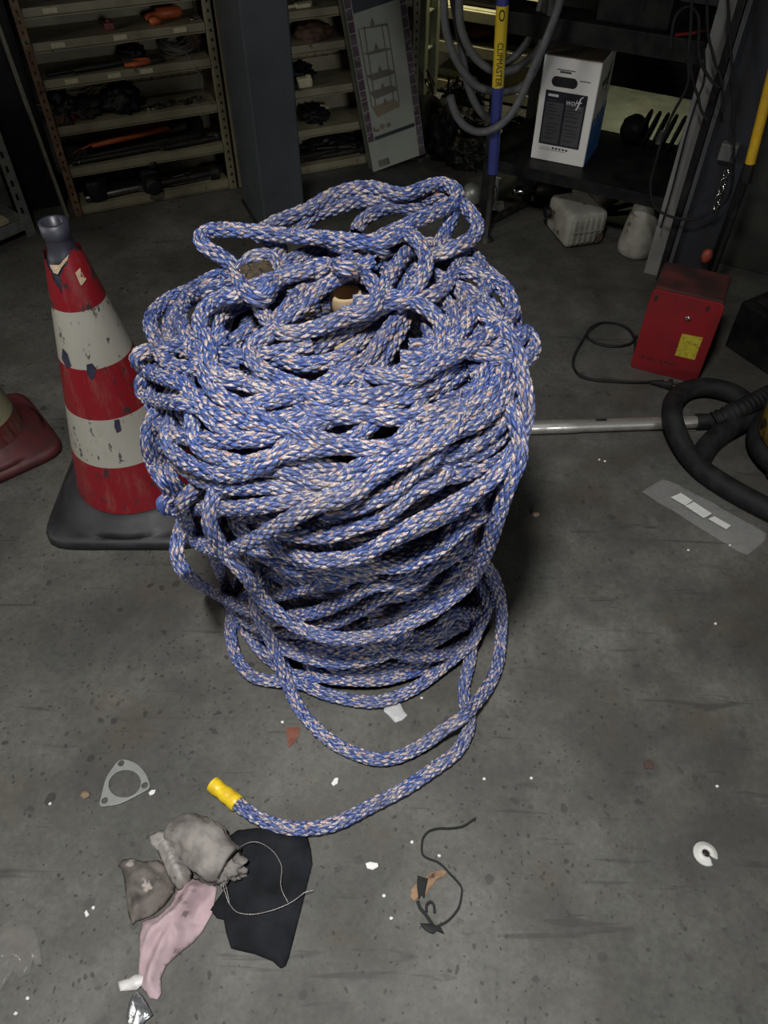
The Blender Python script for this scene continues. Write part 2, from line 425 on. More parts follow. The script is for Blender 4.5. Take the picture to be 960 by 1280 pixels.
S((545,314,.75),(556,292,.76),(564,273,.775),(568,259,.785),(577,256,.79),(589,267,.79),(597,284,.785),(589,298,.78),(571,308,.78),(553,316,.775),(535,320,.76), dive=False)
S((478,297,.775),(490,291,.795),(506,292,.80),(522,301,.80),(532,320,.795),(530,340,.79),(519,360,.785),(507,372,.775),(495,385,.76), dive=False)
S((578,312),(576,325),(567,342),(555,358),(540,369),(523,374), off=.012)
S((565,308),(580,313),(595,323),(603,337),(607,356),(599,377),(584,402),(570,425),(556,445), off=.014)
S((600,335),(613,344),(632,362),(640,382),(643,402),(642,424),(636,446), off=.012)
S((630,362),(639,380),(640,392),(625,403),(610,417),(590,432),(570,443),(549,453),(520,470), off=.018)
S((648,424),(655,414),(662,420),(667,434),(660,448),(646,452),(634,450), off=.016)
S((560,380),(567,395),(562,415),(552,435), off=.004)
S((572,360),(582,378),(580,400),(568,420), off=.008)
S((590,372),(597,392),(592,412),(575,432), off=.006)
S((612,380),(620,395),(612,410),(600,422), off=.004)
S((645,425),(652,445),(648,468),(640,490), off=.006)
S((618,420),(610,445),(606,468),(590,490), off=.004)
S((640,440),(632,465),(622,485),(606,504), off=.002)
S((404,331),(412,332),(431,335),(450,342),(466,354),(472,368),(466,384), off=.012)
S((466,384),(475,367),(485,350),(497,330),(510,314),(522,304), off=.014)
S((492,378),(502,363),(512,345),(522,327), off=.002)
S((305,372),(320,376),(330,394),(343,408),(348,414), off=.006, dive='a')
S((308,362),(296,369),(268,376),(253,391),(250,408),(259,427),(262,450),(264,462), off=.016)
S((300,351),(288,357),(260,363),(236,372),(226,390),(228,408),(237,426),(246,444), off=.008)
S((236,376),(216,394),(211,415),(222,434),(245,441),(275,443),(310,446), off=.006)
S((325,372),(310,377),(282,391),(267,410),(270,437), off=.002)
S((262,458),(282,436),(300,420),(322,406), off=-.012)
S((300,450),(330,448),(352,450),(378,456), off=.000)
S((262,362),(284,368),(272,386),(262,402), off=-.004)
S((345,402),(360,385),(372,370),(392,352),(405,342), off=.004)
S((330,362),(350,352),(375,346),(400,340),(420,333),(445,322), off=.010)
S((335,335),(360,330),(385,320),(410,312),(430,300), off=.006)
S((345,352),(365,340),(392,332),(415,325),(440,312), off=.000)
S((330,305,.77),(352,312,.765),(340,325,.765),(345,335,.76),(372,322,.76),(395,312,.755),(420,305,.75), dive=False)
S((460,312),(480,318),(500,312),(530,312),(560,318), off=.004)
S((430,318),(455,330),(480,335),(500,350), off=.000)
S((510,312),(525,330),(540,340),(560,345), off=.000)
# knot: short tight turns
S((298,350,.78),(305,362,.785),(318,372,.785),(330,374,.78),(338,362,.775),(330,350,.775), dive=False)
S((302,338,.77),(312,325,.785),(325,320,.79),(338,322,.785),(343,335,.775),(340,348,.77), dive=False)
S((318,372,.765),(330,366,.79),(345,352,.785),(352,345,.77),(345,338,.76), dive=False)
# ---- body: ordinary turns under the strands seen outside
def ring(z0, dep, tilt, psi, wob, seed, n=60):
    f = np.linspace(0, 2 * math.pi, n, endpoint=False); rs = np.random.RandomState(seed)
    z = np.maximum(z0 + tilt * np.sin(f + psi) + .008 * np.sin(2 * f + rs.rand() * 6) + .005 * np.sin(5 * f + rs.rand() * 6), .017)
    r = prof(z) - dep + wob * np.sin(2 * f + rs.rand() * 6) + wob * .6 * np.sin(3 * f + rs.rand() * 6)
    return np.stack([AX[0] + r * np.cos(f), AX[1] + r * np.sin(f), z], 1)
rs = np.random.RandomState(3)
for i, z in enumerate(np.arange(.02, .68, .027)):
    V.append((spline(ring(z, .058, rs.uniform(.01, .06), rs.rand() * 6.3, .006, i), .005, True), True))
INNER = []
for i, z in enumerate(np.arange(.02, .70, .030)):
    INNER.append((spline(ring(z, .084, rs.uniform(0, .02), rs.rand() * 6.3, .004, 100 + i), .012, True), True))
# turns on the top face and down the hollow core, each a little off centre
for i in range(13):
    a = rs.rand() * 6.3; rad = .150 + .0085 * i + rs.uniform(-.008, .008); z = .625 - .10 * max(0, (rad - .2)) / .1 * .35 - rs.rand() * .03
    f = np.linspace(0, 2 * math.pi, 50, endpoint=False); ex = rs.uniform(-.02, .02); ey = rs.uniform(-.02, .02)
    p = np.stack([AX[0] + ex + rad * np.cos(f) * rs.uniform(.93, 1.05), AX[1] + ey + rad * np.sin(f), z + .022 * np.sin(f + a) + .006 * np.sin(3 * f + a)], 1)
    V.append((spline(p, .005, True), True))
for i, z in enumerate(np.arange(.30, .60, .025)):
    f = np.linspace(0, 2 * math.pi, 40, endpoint=False); rad = .140 + .012 * rs.rand() + .02 * max(0, z - .5)
    p = np.stack([AX[0] + rad * np.cos(f), AX[1] + rad * np.sin(f), z + .012 * np.sin(f + rs.rand() * 6)], 1)
    INNER.append((spline(p, .010, True), True))
NB, LB = 7, .025
def rope_arrays(paths, nr, ds, fine):
    VV, FF, UU = [], [], []; base = 0; s_acc = 0.0
    for P, closed in paths:
        # resample evenly
        Q = np.vstack([P, P[:1]]) if closed else P
        L = np.concatenate([[0], np.cumsum(np.linalg.norm(np.diff(Q, axis=0), axis=1))]); tot = L[-1]
        n = max(4, int(tot / ds)); ss = np.linspace(0, tot, n + 1)
        C = np.stack([np.interp(ss, L, Q[:, k]) for k in range(3)], 1)
        for _ in range(3):     # light smoothing keeps bends round
            if closed:
                D = C[:-1]; D = .25 * np.roll(D, 1, 0) + .5 * D + .25 * np.roll(D, -1, 0); C = np.vstack([D, D[:1]])
            else: C[1:-1] = .25 * C[:-2] + .5 * C[1:-1] + .25 * C[2:]
        T = np.gradient(C, axis=0)
        if closed: T[0] = T[-1] = C[1] - C[-2]
        T /= np.linalg.norm(T, axis=1)[:, None] + 1e-12
        U = np.zeros_like(C); u = np.cross(T[0], [0.3, .2, .93]); u /= np.linalg.norm(u)
        for i in range(n + 1):
            u = u - T[i] * u.dot(T[i]); u = u / math.sqrt(u.dot(u)); U[i] = u
        W = np.cross(T, U)
        v = np.arange(nr) / nr; f = 2 * math.pi * v
        sg = s_acc + ss
        a = NB * v[None] + sg[:, None] / LB; b = NB * v[None] - sg[:, None] / LB
        fa, fb = a - np.floor(a), b - np.floor(b); par = (np.floor(a) + np.floor(b)).astype(int) & 1
        ac = np.where(par == 0, fa, fb); al = np.where(par == 0, fb, fa)
        rad = np.full(a.shape, RR * .97)
        if fine: rad = RR * (.80 + .28 * np.sqrt(np.clip(1 - (2 * ac - 1) ** 2, 0, 1)) * np.sqrt(np.sin(math.pi * al)))
        X = C[:, None] + rad[..., None] * (U[:, None] * np.cos(f)[None, :, None] + W[:, None] * np.sin(f)[None, :, None])
        VV.append(X.reshape(-1, 3))
        i = np.arange(n)[:, None]; k = np.arange(nr)[None]; l = (k + 1) % nr
        F = np.stack([i * nr + k + 0 * i, i * nr + l, (i + 1) * nr + l, (i + 1) * nr + k], -1).reshape(-1, 4) + base
        FF.append(F)
        v0 = np.broadcast_to(v[k], (n, nr)); v1 = v0 + 1 / nr; s0 = np.broadcast_to(sg[:-1, None], (n, nr)); s1 = np.broadcast_to(sg[1:, None], (n, nr))
        UU.append(np.stack([np.stack([s0, v0], -1), np.stack([s0, v1], -1), np.stack([s1, v1], -1), np.stack([s1, v0], -1)], 2).reshape(-1, 2))
        base += len(X.reshape(-1, 3)); s_acc += tot + .37
    return np.concatenate(VV), np.concatenate(FF), np.concatenate(UU)
def np_mesh(name, Vv, Ff, Uu, m, parent):
    me = bpy.data.meshes.new(name)
    base = np.array(parent.location) if parent else np.zeros(3)
    Vv = Vv - base
    me.vertices.add(len(Vv)); me.vertices.foreach_set('co', Vv.astype(np.float32).ravel())
    me.loops.add(Ff.size); me.loops.foreach_set('vertex_index', Ff.astype(np.int32).ravel())
    me.polygons.add(len(Ff)); me.polygons.foreach_set('loop_start', np.arange(0, Ff.size, 4, dtype=np.int32))
    me.update(calc_edges=True)
    me.polygons.foreach_set('use_smooth', np.ones(len(Ff), bool))
    uv = me.uv_layers.new(name='rope'); uv.data.foreach_set('uv', Uu.astype(np.float32).ravel())
    me.materials.append(m); me.update()
    o = bpy.data.objects.new(name, me); COL.objects.link(o)
    if parent: o.parent = parent
    return o
def rope_mat():
    k = NT('blue white and orange braided fibre')
    sx = k.n('ShaderNodeSeparateXYZ'); k.l(k.tc.outputs['UV'], sx.inputs[0])
    s, v = sx.outputs[0], sx.outputs[1]
    sl = k.math('DIVIDE', s, LB); nv = k.math('MULTIPLY', v, NB)
    a = k.math('ADD', nv, sl); b = k.math('SUBTRACT', nv, sl)
    par = k.math('MODULO', k.math('ABSOLUTE', k.math('ADD', k.math('FLOOR', a), k.math('FLOOR', b))), 2.0)
    par = k.math('GREATER_THAN', par, .5)
    def lane(across, along, off):
        c = k.n('ShaderNodeCombineXYZ')
        k.l(k.math('MULTIPLY', across, 2.0), c.inputs[0]); k.l(k.math('ADD', k.math('MULTIPLY', along, .75), off), c.inputs[1])
        k.val(c.inputs[2], k.math('MULTIPLY', k.math('FLOOR', along), 3.3))
        return c.outputs[0]
    mx = k.n('ShaderNodeMix', data_type='VECTOR'); k.l(par, mx.inputs[0])
    k.l(lane(a, b, 0.0), mx.inputs[4]); k.l(lane(b, a, 57.3), mx.inputs[5])
    vec = mx.outputs[1]
    nz = k.noise(1.0, 2, vec, rough=.6)
    col = k.ramp(nz, [(0, (.010, .014, .05)), (.36, (.032, .062, .23)), (.43, (.052, .122, .43)), (.505, (.10, .105, .15)), (.545, (.62, .61, .62)), (.59, (.46, .14, .055)), (.63, (.72, .68, .63)), (.68, (.05, .115, .40))], 'CONSTANT')
    soft = k.ramp(nz, [(.3, (.05, .085, .28)), (.5, (.19, .20, .30)), (.66, (.55, .50, .48))])
    col = k.mix(.14, col, soft)
    # sun-faded and dirty lengths
    d = k.ramp(k.noise(6.5, 3), [(.40, 0), (.68, 1)])
    col = k.mix(k.math('MULTIPLY', d, .60), col, k.mix(.55, col, (.17, .145, .12)))
    k.set(rough=.36, color=col)
    k.b.inputs['Specular IOR Level'].default_value = .6
    # rounded yarn bundles standing out of the weave, with fibres along them
    def bulge(x): 
        f = k.math('SUBTRACT', k.math('MULTIPLY', k.math('FRACT', x), 2.0), 1.0)
        return k.math('SQRT', k.math('SUBTRACT', 1.0, k.math('MULTIPLY', f, f), clamp=True))
    ba, bb = bulge(a), bulge(b)
    mf = k.n('ShaderNodeMix', data_type='FLOAT'); k.l(par, mf.inputs[0]); k.l(ba, mf.inputs[2]); k.l(bb, mf.inputs[3])
    mg = k.n('ShaderNodeMix', data_type='FLOAT'); k.l(par, mg.inputs[0]); k.l(bb, mg.inputs[2]); k.l(ba, mg.inputs[3])
    hgt = k.math('MULTIPLY', mf.outputs[0], k.math('POWER', mg.outputs[0], .6))
    fine = k.n('ShaderNodeTexNoise'); fine.inputs['Scale'].default_value = 5; k.l(vec, fine.inputs['Vector'])
    k.bump(k.math('ADD', hgt, k.math('MULTIPLY', fine.outputs[0], .35)), .9, .004)
    return k.m
M_rope = rope_mat()
coil = thing('rope_coil', 'large heap of coiled blue white and orange braided rope with a yellow taped end', 'rope', (AX[0], AX[1], 0))
Vv, Ff, Uu = rope_arrays(V, 35, .0034, True)
np_mesh('rope', Vv, Ff, Uu, M_rope, coil)
Vv, Ff, Uu = rope_arrays(INNER, 10, .014, False)
o_in = np_mesh('inner_turns', Vv, Ff, Uu, M_rope, coil)
# yellow tape round the free end
mb = MB(); tp = spline(TAPE, .004); L = len(tp)
mb.tube(tp, [.0150 + .0012 * math.sin(i * .9) * math.cos(i * .37) for i in range(L)], 20)
M_tape = mat('yellow insulating tape', (.80, .56, .02), (.62, .40, .015), 70, .38, bump=.5)
mb.build('tape_end', M_tape, coil)['label'] = 'yellow taped rope end'
# dark frayed binding of the knot
kc = G(322, 350, .765); mb = MB()
mb.blob(kc, (.034, .030, .028), 5, .35, 2.2)
M_knot = mat('frayed brown binding', (.035, .027, .017), (.085, .06, .032), 90, .9, bump=.8)
for i in range(26):
    a = random.uniform(0, 6.28); e = random.uniform(-.3, 1.2); d = Vector((math.cos(a) * math.cos(e), math.sin(a) * math.cos(e), math.sin(e)))
    p = kc + Vector((d.x * .03, d.y * .027, d.z * .025)); q = p + d * random.uniform(.006, .022) + Vector((0, 0, -.004))
    mb.tube([p, (p + q) / 2 + Vector((0, 0, .003)), q], .0008, 4)
mb.build('knot_binding', M_knot, coil)['label'] = 'frayed brown knot binding'
# cardboard core tube standing in the middle
M_core = mat('tan cardboard tube', (.56, .41, .24), (.48, .345, .195), 30, .8)
tb = G(432, 366, .755); tx, ty = tb.x, tb.y
core = thing('cardboard_tube', 'tan cardboard core tube standing upright in the hollow of the rope heap', 'tube', (tx, ty, 0))
Mt = Matrix.Translation((tx, ty, 0))
mb = MB(); mb.lathe([(.020, 0), (.0235, 0), (.0235, .735), (.0195, .735), (.0195, .60)], 28, Mt); mb.build('tube', M_core, core)
mb = MB(); mb.lathe([(.0236, .722), (.0262, .724), (.0262, .752), (.0250, .756), (.0215, .756), (.0205, .752), (.0200, .70)], 28, Mt, jag={2: lambda a, z: z + .002 * math.sin(3 * a), 3: lambda a, z: z + .002 * math.sin(3 * a)})
mb.build('collar', M_core, core)
# ================================================================ traffic cones
def cone_r(z, h): return .150 - (z - .05) / (h - .05) * (.150 - .024)
M_nav = mat('faded navy rubber', (.030, .030, .045), (.05, .05, .065), 22, .42)
M_tear = mat('navy rubber showing through', (.025, .025, .05), (.045, .042, .07), 30, .5)
def sleeve_mat(name, stops, oz=0, dirt=(.22, .19, .14)):
    k = NT(name)
    sx = k.n('ShaderNodeSeparateXYZ'); k.l(k.tc.outputs['Object'], sx.inputs[0])
    c = k.ramp(sx.outputs[2], [(z, c) for z, c in stops], 'CONSTANT')
    scr = k.ramp(k.noise(14, 6, k.mapping(scale=(2.2, 2.2, .5)), rough=.7), [(.50, 0), (.66, 1)])
    c = k.mix(k.math('MULTIPLY', scr, .22), c, dirt)
    blk = k.ramp(k.noise(34, 4, k.mapping(scale=(1, 1, .6)), rough=.7), [(.595, 0), (.635, 1)])
    c = k.mix(k.math('MULTIPLY', blk, .85), c, (.03, .028, .03))
    k.set(rough=.38, color=c); k.bump(k.noise(45, 3), .1, .003); return k.m
RED, WHT = (.22, .010, .016), (.37, .355, .305)
CX, CY, CH = -.628, 1.385, .735
def cone_z(x, y):
    """height at which a sight line meets the cone"""
    d = ray(x, y)
    for i in range(4000):
        p = CAM + d * (.9 + i * .0004)
        if math.hypot(p.x - CX, p.y - CY) < cone_r(p.z, CH): return p.z
    return None
zb = [cone_z(104, 638), cone_z(118, 583), cone_z(113, 525), cone_z(104, 463), cone_z(92, 392), cone_z(75, 325)]
print('cone bands', zb)
cone = thing('traffic_cone', 'tall red and white traffic cone with torn top and black base beside the rope', 'traffic cone', (CX, CY, 0))
MC = Matrix.Translation((CX, CY, 0))
def cone_base(hw, rad, m, parent, M, name='base'):
    mb = MB(); n = 64; rings = []
    # rounded square skirt rising in soft steps to the round foot of the cone
    def sq(a, h, c):
        x, y = math.cos(a), math.sin(a); p = 7
        k = (abs(x) ** p + abs(y) ** p) ** (-1 / p); return h * k
    vs = []; steps = [(0, 1.0, .0), (0, 1.0, .018), (0, .97, .026), (.0, .90, .028), (1, rad + .045, .030), (1, rad + .032, .042), (1, rad + .022, .044), (1, rad + .012, .056), (1, rad - .002, .060), (1, rad - .006, .075)]
    for kind, q, z in steps:
        for i in range(n):
            a = 2 * math.pi * i / n
            r = sq(a, hw * q, 0) if kind == 0 else min(q, sq(a, hw * .96, 0))
            vs.append((r * math.cos(a), r * math.sin(a), z))
    fs = [tuple(range(n))[::-1]]
    for i in range(len(steps) - 1):
        for j in range(n):
            l = (j + 1) % n; fs.append((i * n + j, i * n + l, (i + 1) * n + l, (i + 1) * n + j))
    mb.add(vs, fs, M, None, True)
    return mb.build(name, m, parent)
cone_base(.205, .150, mat('black cone rubber', (.012, .012, .0135), (.022, .022, .025), 16, .55), cone, MC)
mb = MB(); h = CH
mb.lathe([(cone_r(.06, h) - .003, .06), (cone_r(.62, h) - .003, .62), (cone_r(.660, h) - .002, .660), (.030, .672), (.0265, .680), (.0245, h - .03), (.0275, h - .026), (.0275, h), (.020, h), (.019, h - .06)], 48, MC)
mb.build('cone_body', M_nav, cone)
tears = [(-180, .02), (-150, .018), (-128, .0), (-112, -.028), (-100, -.05), (-92, -.015), (-80, -.003), (-68, .006), (-50, .022), (-35, .03), (0, .015), (60, .02), (120, .0), (150, .012), (180, .02)]
ztop = (zb[5] or .6) - .028
def jagged(a, z):
    d = math.degrees(a); d = d - 360 if d > 180 else d
    return z + np.interp(d, [t[0] for t in tears], [t[1] for t in tears]) + .003 * math.sin(a * 23) + .002 * math.sin(a * 41)
ps = [.068] + [z for z in np.linspace(.10, ztop - .06, 18)] + [ztop + .012]
mb = MB()
mb.lathe([(cone_r(z, h) + .001, z) for z in ps], 160, MC, jag={len(ps) - 1: jagged})
# pull the torn rim in to the slope of the cone
for i, v in enumerate(mb.v):
    if i >= len(mb.v) - 160:
        r = cone_r(v[2], h) + .0012; dx, dy = v[0] - CX, v[1] - CY; q = math.hypot(dx, dy); mb.v[i] = (CX + dx / q * r, CY + dy / q * r, v[2])
sl = mb.build('sleeve', sleeve_mat('red and white cone sleeve', [(0, RED), (zb[1], WHT), (zb[2], RED), (zb[3], WHT), (zb[4], RED)]), cone)
sl['label'] = 'red and white sleeve'
def patch(poly, name='tear', m=M_tear, out=.0028):
    """a small irregular patch lying on the cone, given by photo points on it"""
    mb = MB(); vs = []
    cx = sum(p[0] for p in poly) / len(poly); cy = sum(p[1] for p in poly) / len(poly)
    for x, y in [(cx, cy)] + poly:
        z = cone_z(x, y); d = ray(x, y)
        # point on the cone at that height
        best = None
        for i in range(4000):
            p = CAM + d * (.9 + i * .0004)
            if math.hypot(p.x - CX, p.y - CY) < cone_r(p.z, h) + out: best = p; break
        vs.append(best)
    if any(v is None for v in vs): return
    n = len(poly); mb.add(vs, [(0, i + 1, (i + 1) % n + 1) for i in range(n)])
    return mb.build(name, m, cone)
patch([(78, 435), (84, 442), (89, 458), (83, 460), (77, 448)])
patch([(108, 456), (115, 454), (120, 460), (119, 470), (114, 475), (109, 468)])
patch([(143, 525), (149, 524), (152, 538), (146, 541), (143, 534)])
M_patch = mat('pale worn edge', (.55, .42, .28), (.45, .33, .2), 80, .7)
patch([(62, 331), (64, 336), (70, 338), (74, 331), (80, 327), (83, 321), (86, 318), (84, 325), (77, 334), (72, 343), (67, 341)], 'worn_edge', M_patch)
patch([(94, 341), (100, 335), (101, 337), (96, 342), (102, 352), (107, 347), (108, 349), (102, 357), (100, 355)], 'label_frame', M_patch)
patch([(98, 342), (99, 342), (102, 348), (101, 348)], 'label_mark', M_patch)
patch([(101, 340), (102, 340), (105, 346), (104, 346)], 'label_mark', M_patch)
# ---- the second cone at the edge of the picture
C2 = Vector((-1.083, 1.548, 0))
cone2 = thing('traffic_cone', 'dark red traffic cone with red base, cut off by the picture edge', 'traffic cone', C2)
M2 = Matrix.Translation(C2) @ Matrix.Rotation(R(39), 4, 'Z')
M_redrub = mat('dull red rubber', (.085, .012, .013), (.05, .010, .011), 18, .6, c3=(.03, .02, .02), s3=30, t3=.62)
cone_base(.16, .108, M_redrub, cone2, M2)
mb = MB(); mb.lathe([(.108, .06), (.028, .50), (.032, .505), (.032, .53), (.022, .53)], 48, M2)
mb.build('cone_body', sleeve_mat('dark red cone with pale band', [(0, (.08, .012, .013)), (.11, (.22, .20, .12)), (.19, (.08, .012, .013)), (.30, (.30, .27, .16)), (.40, (.08, .012, .013))]), cone2)
# ================================================================ room
def slab(name, x0, x1, y0, y1, z0, z1, m):
    return struct(MB().box(((x0 + x1) / 2, (y0 + y1) / 2, (z0 + z1) / 2), (x1 - x0, y1 - y0, z1 - z0)).build(name, m))
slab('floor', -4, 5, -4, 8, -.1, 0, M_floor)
slab('wall_back', -4, 5, 8, 8.1, 0, 3.4, M_wall)
slab('wall_left', -4.1, -4, -4, 8, 0, 3.4, M_wall)
slab('wall_right', 5, 5.1, -4, 8, 0, 3.4, M_wall)
slab('wall_front', -4, 5, -4.1, -4, 0, 3.4, M_wall)
slab('ceiling', -4, 5, -4, 8, 3.4, 3.5, M_wall)
# ================================================================ shelving along the left
E = Vector((.9232, .3843, 0)); D = Vector((-.3843, .9232, 0))
O = G(95, 272)
SF = frame(O, E)
def sh(x, y):
    p = ONP(x, y, O, D); return (p - O).dot(E), p.z
zs = [sum(sh(*q)[1] for q in pp) / 2 for pp in (((84, 216), (283, 178)), ((67, 163), (277, 128)), ((50, 103), (270, 72)), ((36, 56), (262, 28)), ((22, 10), (150, 0)))]
S_R = sh(297, 237)[0]; print('shelf z', zs, 'bay', S_R)
S2_R = sh(520, 196)[0]
DEP = .19; ZT = 1.05
zs_all = [.035] + zs + [zs[-1] + .15, zs[-1] + .30]
def bay(s0, s1, label, tags, left_m, seed):
    t = thing('shelving_unit', label, 'shelf', SF @ Vector((s0, 0, 0)))
    for s, m, nm in ((s0 + .014, left_m, 'upright'), (s1 - .014, M_shelf, 'upright')):
        mb = MB(); mb.box((s, .012, ZT / 2), (.028, .024, ZT), SF, bev=.002, m=m)
        for i in range(34): mb.box((s, -.0003, .03 + i * .03), (.006, .001, .010), SF, m=M_black)
        mb.build(nm, None, t)
        mb = MB(); mb.box((s, DEP - .012, ZT / 2), (.028, .024, ZT), SF); mb.build(nm, M_shelf, t)
    for s, m in ((s0 + .004, left_m), (s1 - .004, M_shelf)):
        mb = MB(); mb.box((s, DEP / 2, ZT / 2), (.004, DEP - .05, ZT), SF); mb.build('side_panel', m, t)
    mb = MB(); mb.box(((s0 + s1) / 2, DEP - .004, ZT / 2), (s1 - s0 - .01, .004, ZT), SF, m=M_shelfback)
    # rows of slots pressed into the back sheet
    for z in [q + .055 for q in zs_all]:
        mb.box(((s0 + s1) / 2, DEP - .0075, z), (s1 - s0 - .02, .003, .006), SF, m=M_rust)
        for i in range(int((s1 - s0) / .035)):
            mb.box((s0 + .03 + i * .035, DEP - .0068, z + .022), (.003, .002, .034), SF, m=M_rust)
    mb.build('back_panel', None, t)
    for i, z in enumerate(zs_all):
        mb = MB(); a, b = s0 + .03, s1 - .03
        mb.box(((a + b) / 2, DEP / 2, z - .002), (b - a, DEP - .02, .004), SF)
        mb.box(((a + b) / 2, .010, z - .013), (b - a, .006, .026), SF, bev=.0015)
        mb.box(((a + b) / 2, .018, z - .030), (b - a, .018, .004), SF)
        so = mb.build('shelf', M_shelf, t)
        for s, w in tags.get(i, []):
            mb = MB(); mb.box((s, .0058, z - .013), (w, .0016, .015), SF); mb.build('label_tag', M_tag, so)
    return t
def tagpos(px): return [(sh(x, y)[0], .045) for x, y in px]
bay(0, S_R, 'beige parts shelving with rusty left upright, orange tools and paper tags', {5: tagpos([(60, 4)]), 4: tagpos([(72, 54), (150, 44), (225, 35)]), 3: tagpos([(90, 103), (144, 98), (184, 91)])}, M_rust, 1)
bay(S_R + .01, S2_R, 'dim beige parts shelving behind the steel post and the flat carton', {}, M_shelf, 2)
def zsh(i): return zs_all[i] + .0005
def cl(p, m=.03):
    """keep a point inside the bay it stands in"""
    q = SF.inverted() @ Vector(p); a, b = (0, S_R) if q.x < S_R + .005 else (S_R + .01, S2_R)
    return SF @ Vector((min(max(q.x, a + .035 + m * .3), b - .035 - m * .3), min(max(q.y, m), DEP - .012 - m), q.z))
def item_bar(name, label, cat, i, p0, p1, r, m, head=None, group=None, lift=0, n=8):
    """a long thing lying on shelf i between two photo points"""
    z = zsh(i) + r + lift
    a, b = cl(G(*p0, z)), cl(G(*p1, z), .045 if head else .03); d = (b - a).normalized(); q = Vector((-d.y, d.x, 0))
    mb = MB(); mb.tube([a, a.lerp(b, .3), a.lerp(b, .7), b], [r * .8, r, r, r * .85], n)
    t = mb
    if head == 'open':     # open-ended spanner jaws
        M = frame(b, d); mb.prism([(-.012, -.007), (.004, -.016), (.022, -.014), (.024, -.006), (.010, -.005), (.010, .005), (.024, .006), (.022, .014), (.004, .016), (-.012, .007)], -r * .8, r * .8, M)
    elif head == 'ring':
        M = frame(b + d * .012, d); mb.tube([M @ Vector((.013 * math.cos(k * .524), .013 * math.sin(k * .524), 0)) for k in range(12)], .0048, 6, True)
        M = frame(a - d * .010, d); mb.tube([M @ Vector((.011 * math.cos(k * .524), .011 * math.sin(k * .524), 0)) for k in range(12)], .0045, 6, True)
    elif head == 'hook':
        mb.tube([b, b + d * .02 + q * .004, b + d * .035 + q * .018, b + d * .03 + q * .034], [r * .85, r * .9, r * .8, r * .4], n)
    elif head == 'socket':
        mb.tube([b - d * .005, b + d * .03], r * 1.9, 12); mb.tube([a, a - d * .004 + Vector((0, 0, .0))], r * 1.2, n)
    elif head == 'jaw':
        M = frame(b, d); mb.prism([(-.02, -.012), (.03, -.018), (.045, -.006), (.02, -.002), (.02, .004), (.05, .008), (.03, .02), (-.02, .012)], -r, r, M)
    return tag(mb.build(name, m, loc=(*a.lerp(b, .5)[:2], zsh(i) + lift)), label, cat, group)
def item_heap(name, label, cat, i, p, d, m, seed, amp=.35, dep=.0):
    c = cl(G(*p, zsh(i)) + D * dep, min(d[1] * 1.25, .085)); amp *= 1.5
    M = frame(c, E); mb = MB(); mb.blob((0, 0, d[2] * .55), d, seed, amp, 3.0, 4, 0, M)
    return tag(mb.build(name, m, loc=c), label, cat)
# --- upper shelf
c = G(216, 29, zsh(4)) + D * .05; M = frame(c + Vector((0, 0, .020)), E)
t = thing('air_tool', 'orange cylindrical tool lying on the upper beige shelf above a paper tag', 'tool', c)
mb = MB(); mb.lathe([(0, -.045), (.016, -.045), (.019, -.040), (.019, .030), (.012, .045), (0, .045)], 18, M @ Matrix.Rotation(R(90), 4, 'Y')); mb.build('barrel', M_orange, t)
mb = MB(); mb.tube([M @ Vector((-.045, 0, 0)), M @ Vector((-.075, -.01, -.004)), M @ Vector((-.085, -.012, -.006))], [.010, .012, .008], 10); mb.build('nozzle', M_orange, t)
c = G(196, 33, zsh(4)) + D * .02; mb = MB(); mb.blob((0, 0, .012), (.022, .016, .014), 3, .15, 1.5, 2, 0, frame(c, E)); tag(mb.build('bottle_stopper', M_orange, loc=c), 'small orange plastic stopper next to the orange cylindrical tool', 'stopper')
c = G(139, 40, zsh(4)) + D * .03; mb = MB(); M = frame(c, E); mb.box((0, 0, .011), (.034, .03, .022), M, bev=.003); mb.lathe([(0, .022), (.008, .022), (.008, .03), (0, .03)], 10, M); tag(mb.build('relay', mat('dull red plastic', (.22, .05, .04), (.15, .04, .03), 20, .5), loc=c), 'small dull red block alone on the upper beige shelf', 'part')
c = G(242, 27, zsh(4)) + D * .02; mb = MB(); mb.lathe([(0, 0), (.008, 0), (.008, .005), (.004, .006), (.004, .016), (0, .016)], 6, frame(c, E)); tag(mb.build('bolt', M_chrome, loc=c), 'shiny bolt near the right end of the upper beige shelf', 'bolt')
# --- shelf with the pliers
c = G(174, 86, zsh(3)) + D * .03
t = thing('pliers', 'orange handled pliers lying on the shelf left of the grey wire bundle', 'pliers', c); M = frame(c, E)
for k in (-1, 1):
    mb = MB(); mb.tube([M @ Vector((-.045, .014 * k, .012)), M @ Vector((-.01, .020 * k, .012)), M @ Vector((.03, .012 * k, .012)), M @ Vector((.05, .004 * k, .012))], [.007, .009, .008, .006], 10); mb.build('handle', M_orange, t)
mb = MB(); mb.prism([(.045, -.012), (.075, -.010), (.10, -.003), (.10, .003), (.075, .010), (.045, .012)], .006, .018, M); mb.build('jaws', M_dark, t)
item_heap('gear_housing', 'dark lumpy housing behind the orange handled pliers', 'part', 3, (172, 82), (.045, .04, .03), M_dark, 8, .3, .07)
item_bar('drill_shank', 'long dark tapering bar left of the orange pliers', 'bar', 3, (95, 92), (158, 85), .012, M_dark, 'socket')
item_bar('chisel', 'dark bar near the left end of the pliers shelf', 'bar', 3, (60, 99), (96, 92), .008, M_dark, 'hook')
M_wire = mat('grey wire', (.10, .095, .085), (.16, .15, .13), 60, .6)
c = cl(G(228, 72, zsh(3)) + D * .06, .062); mb = MB(); M = frame(c, E)
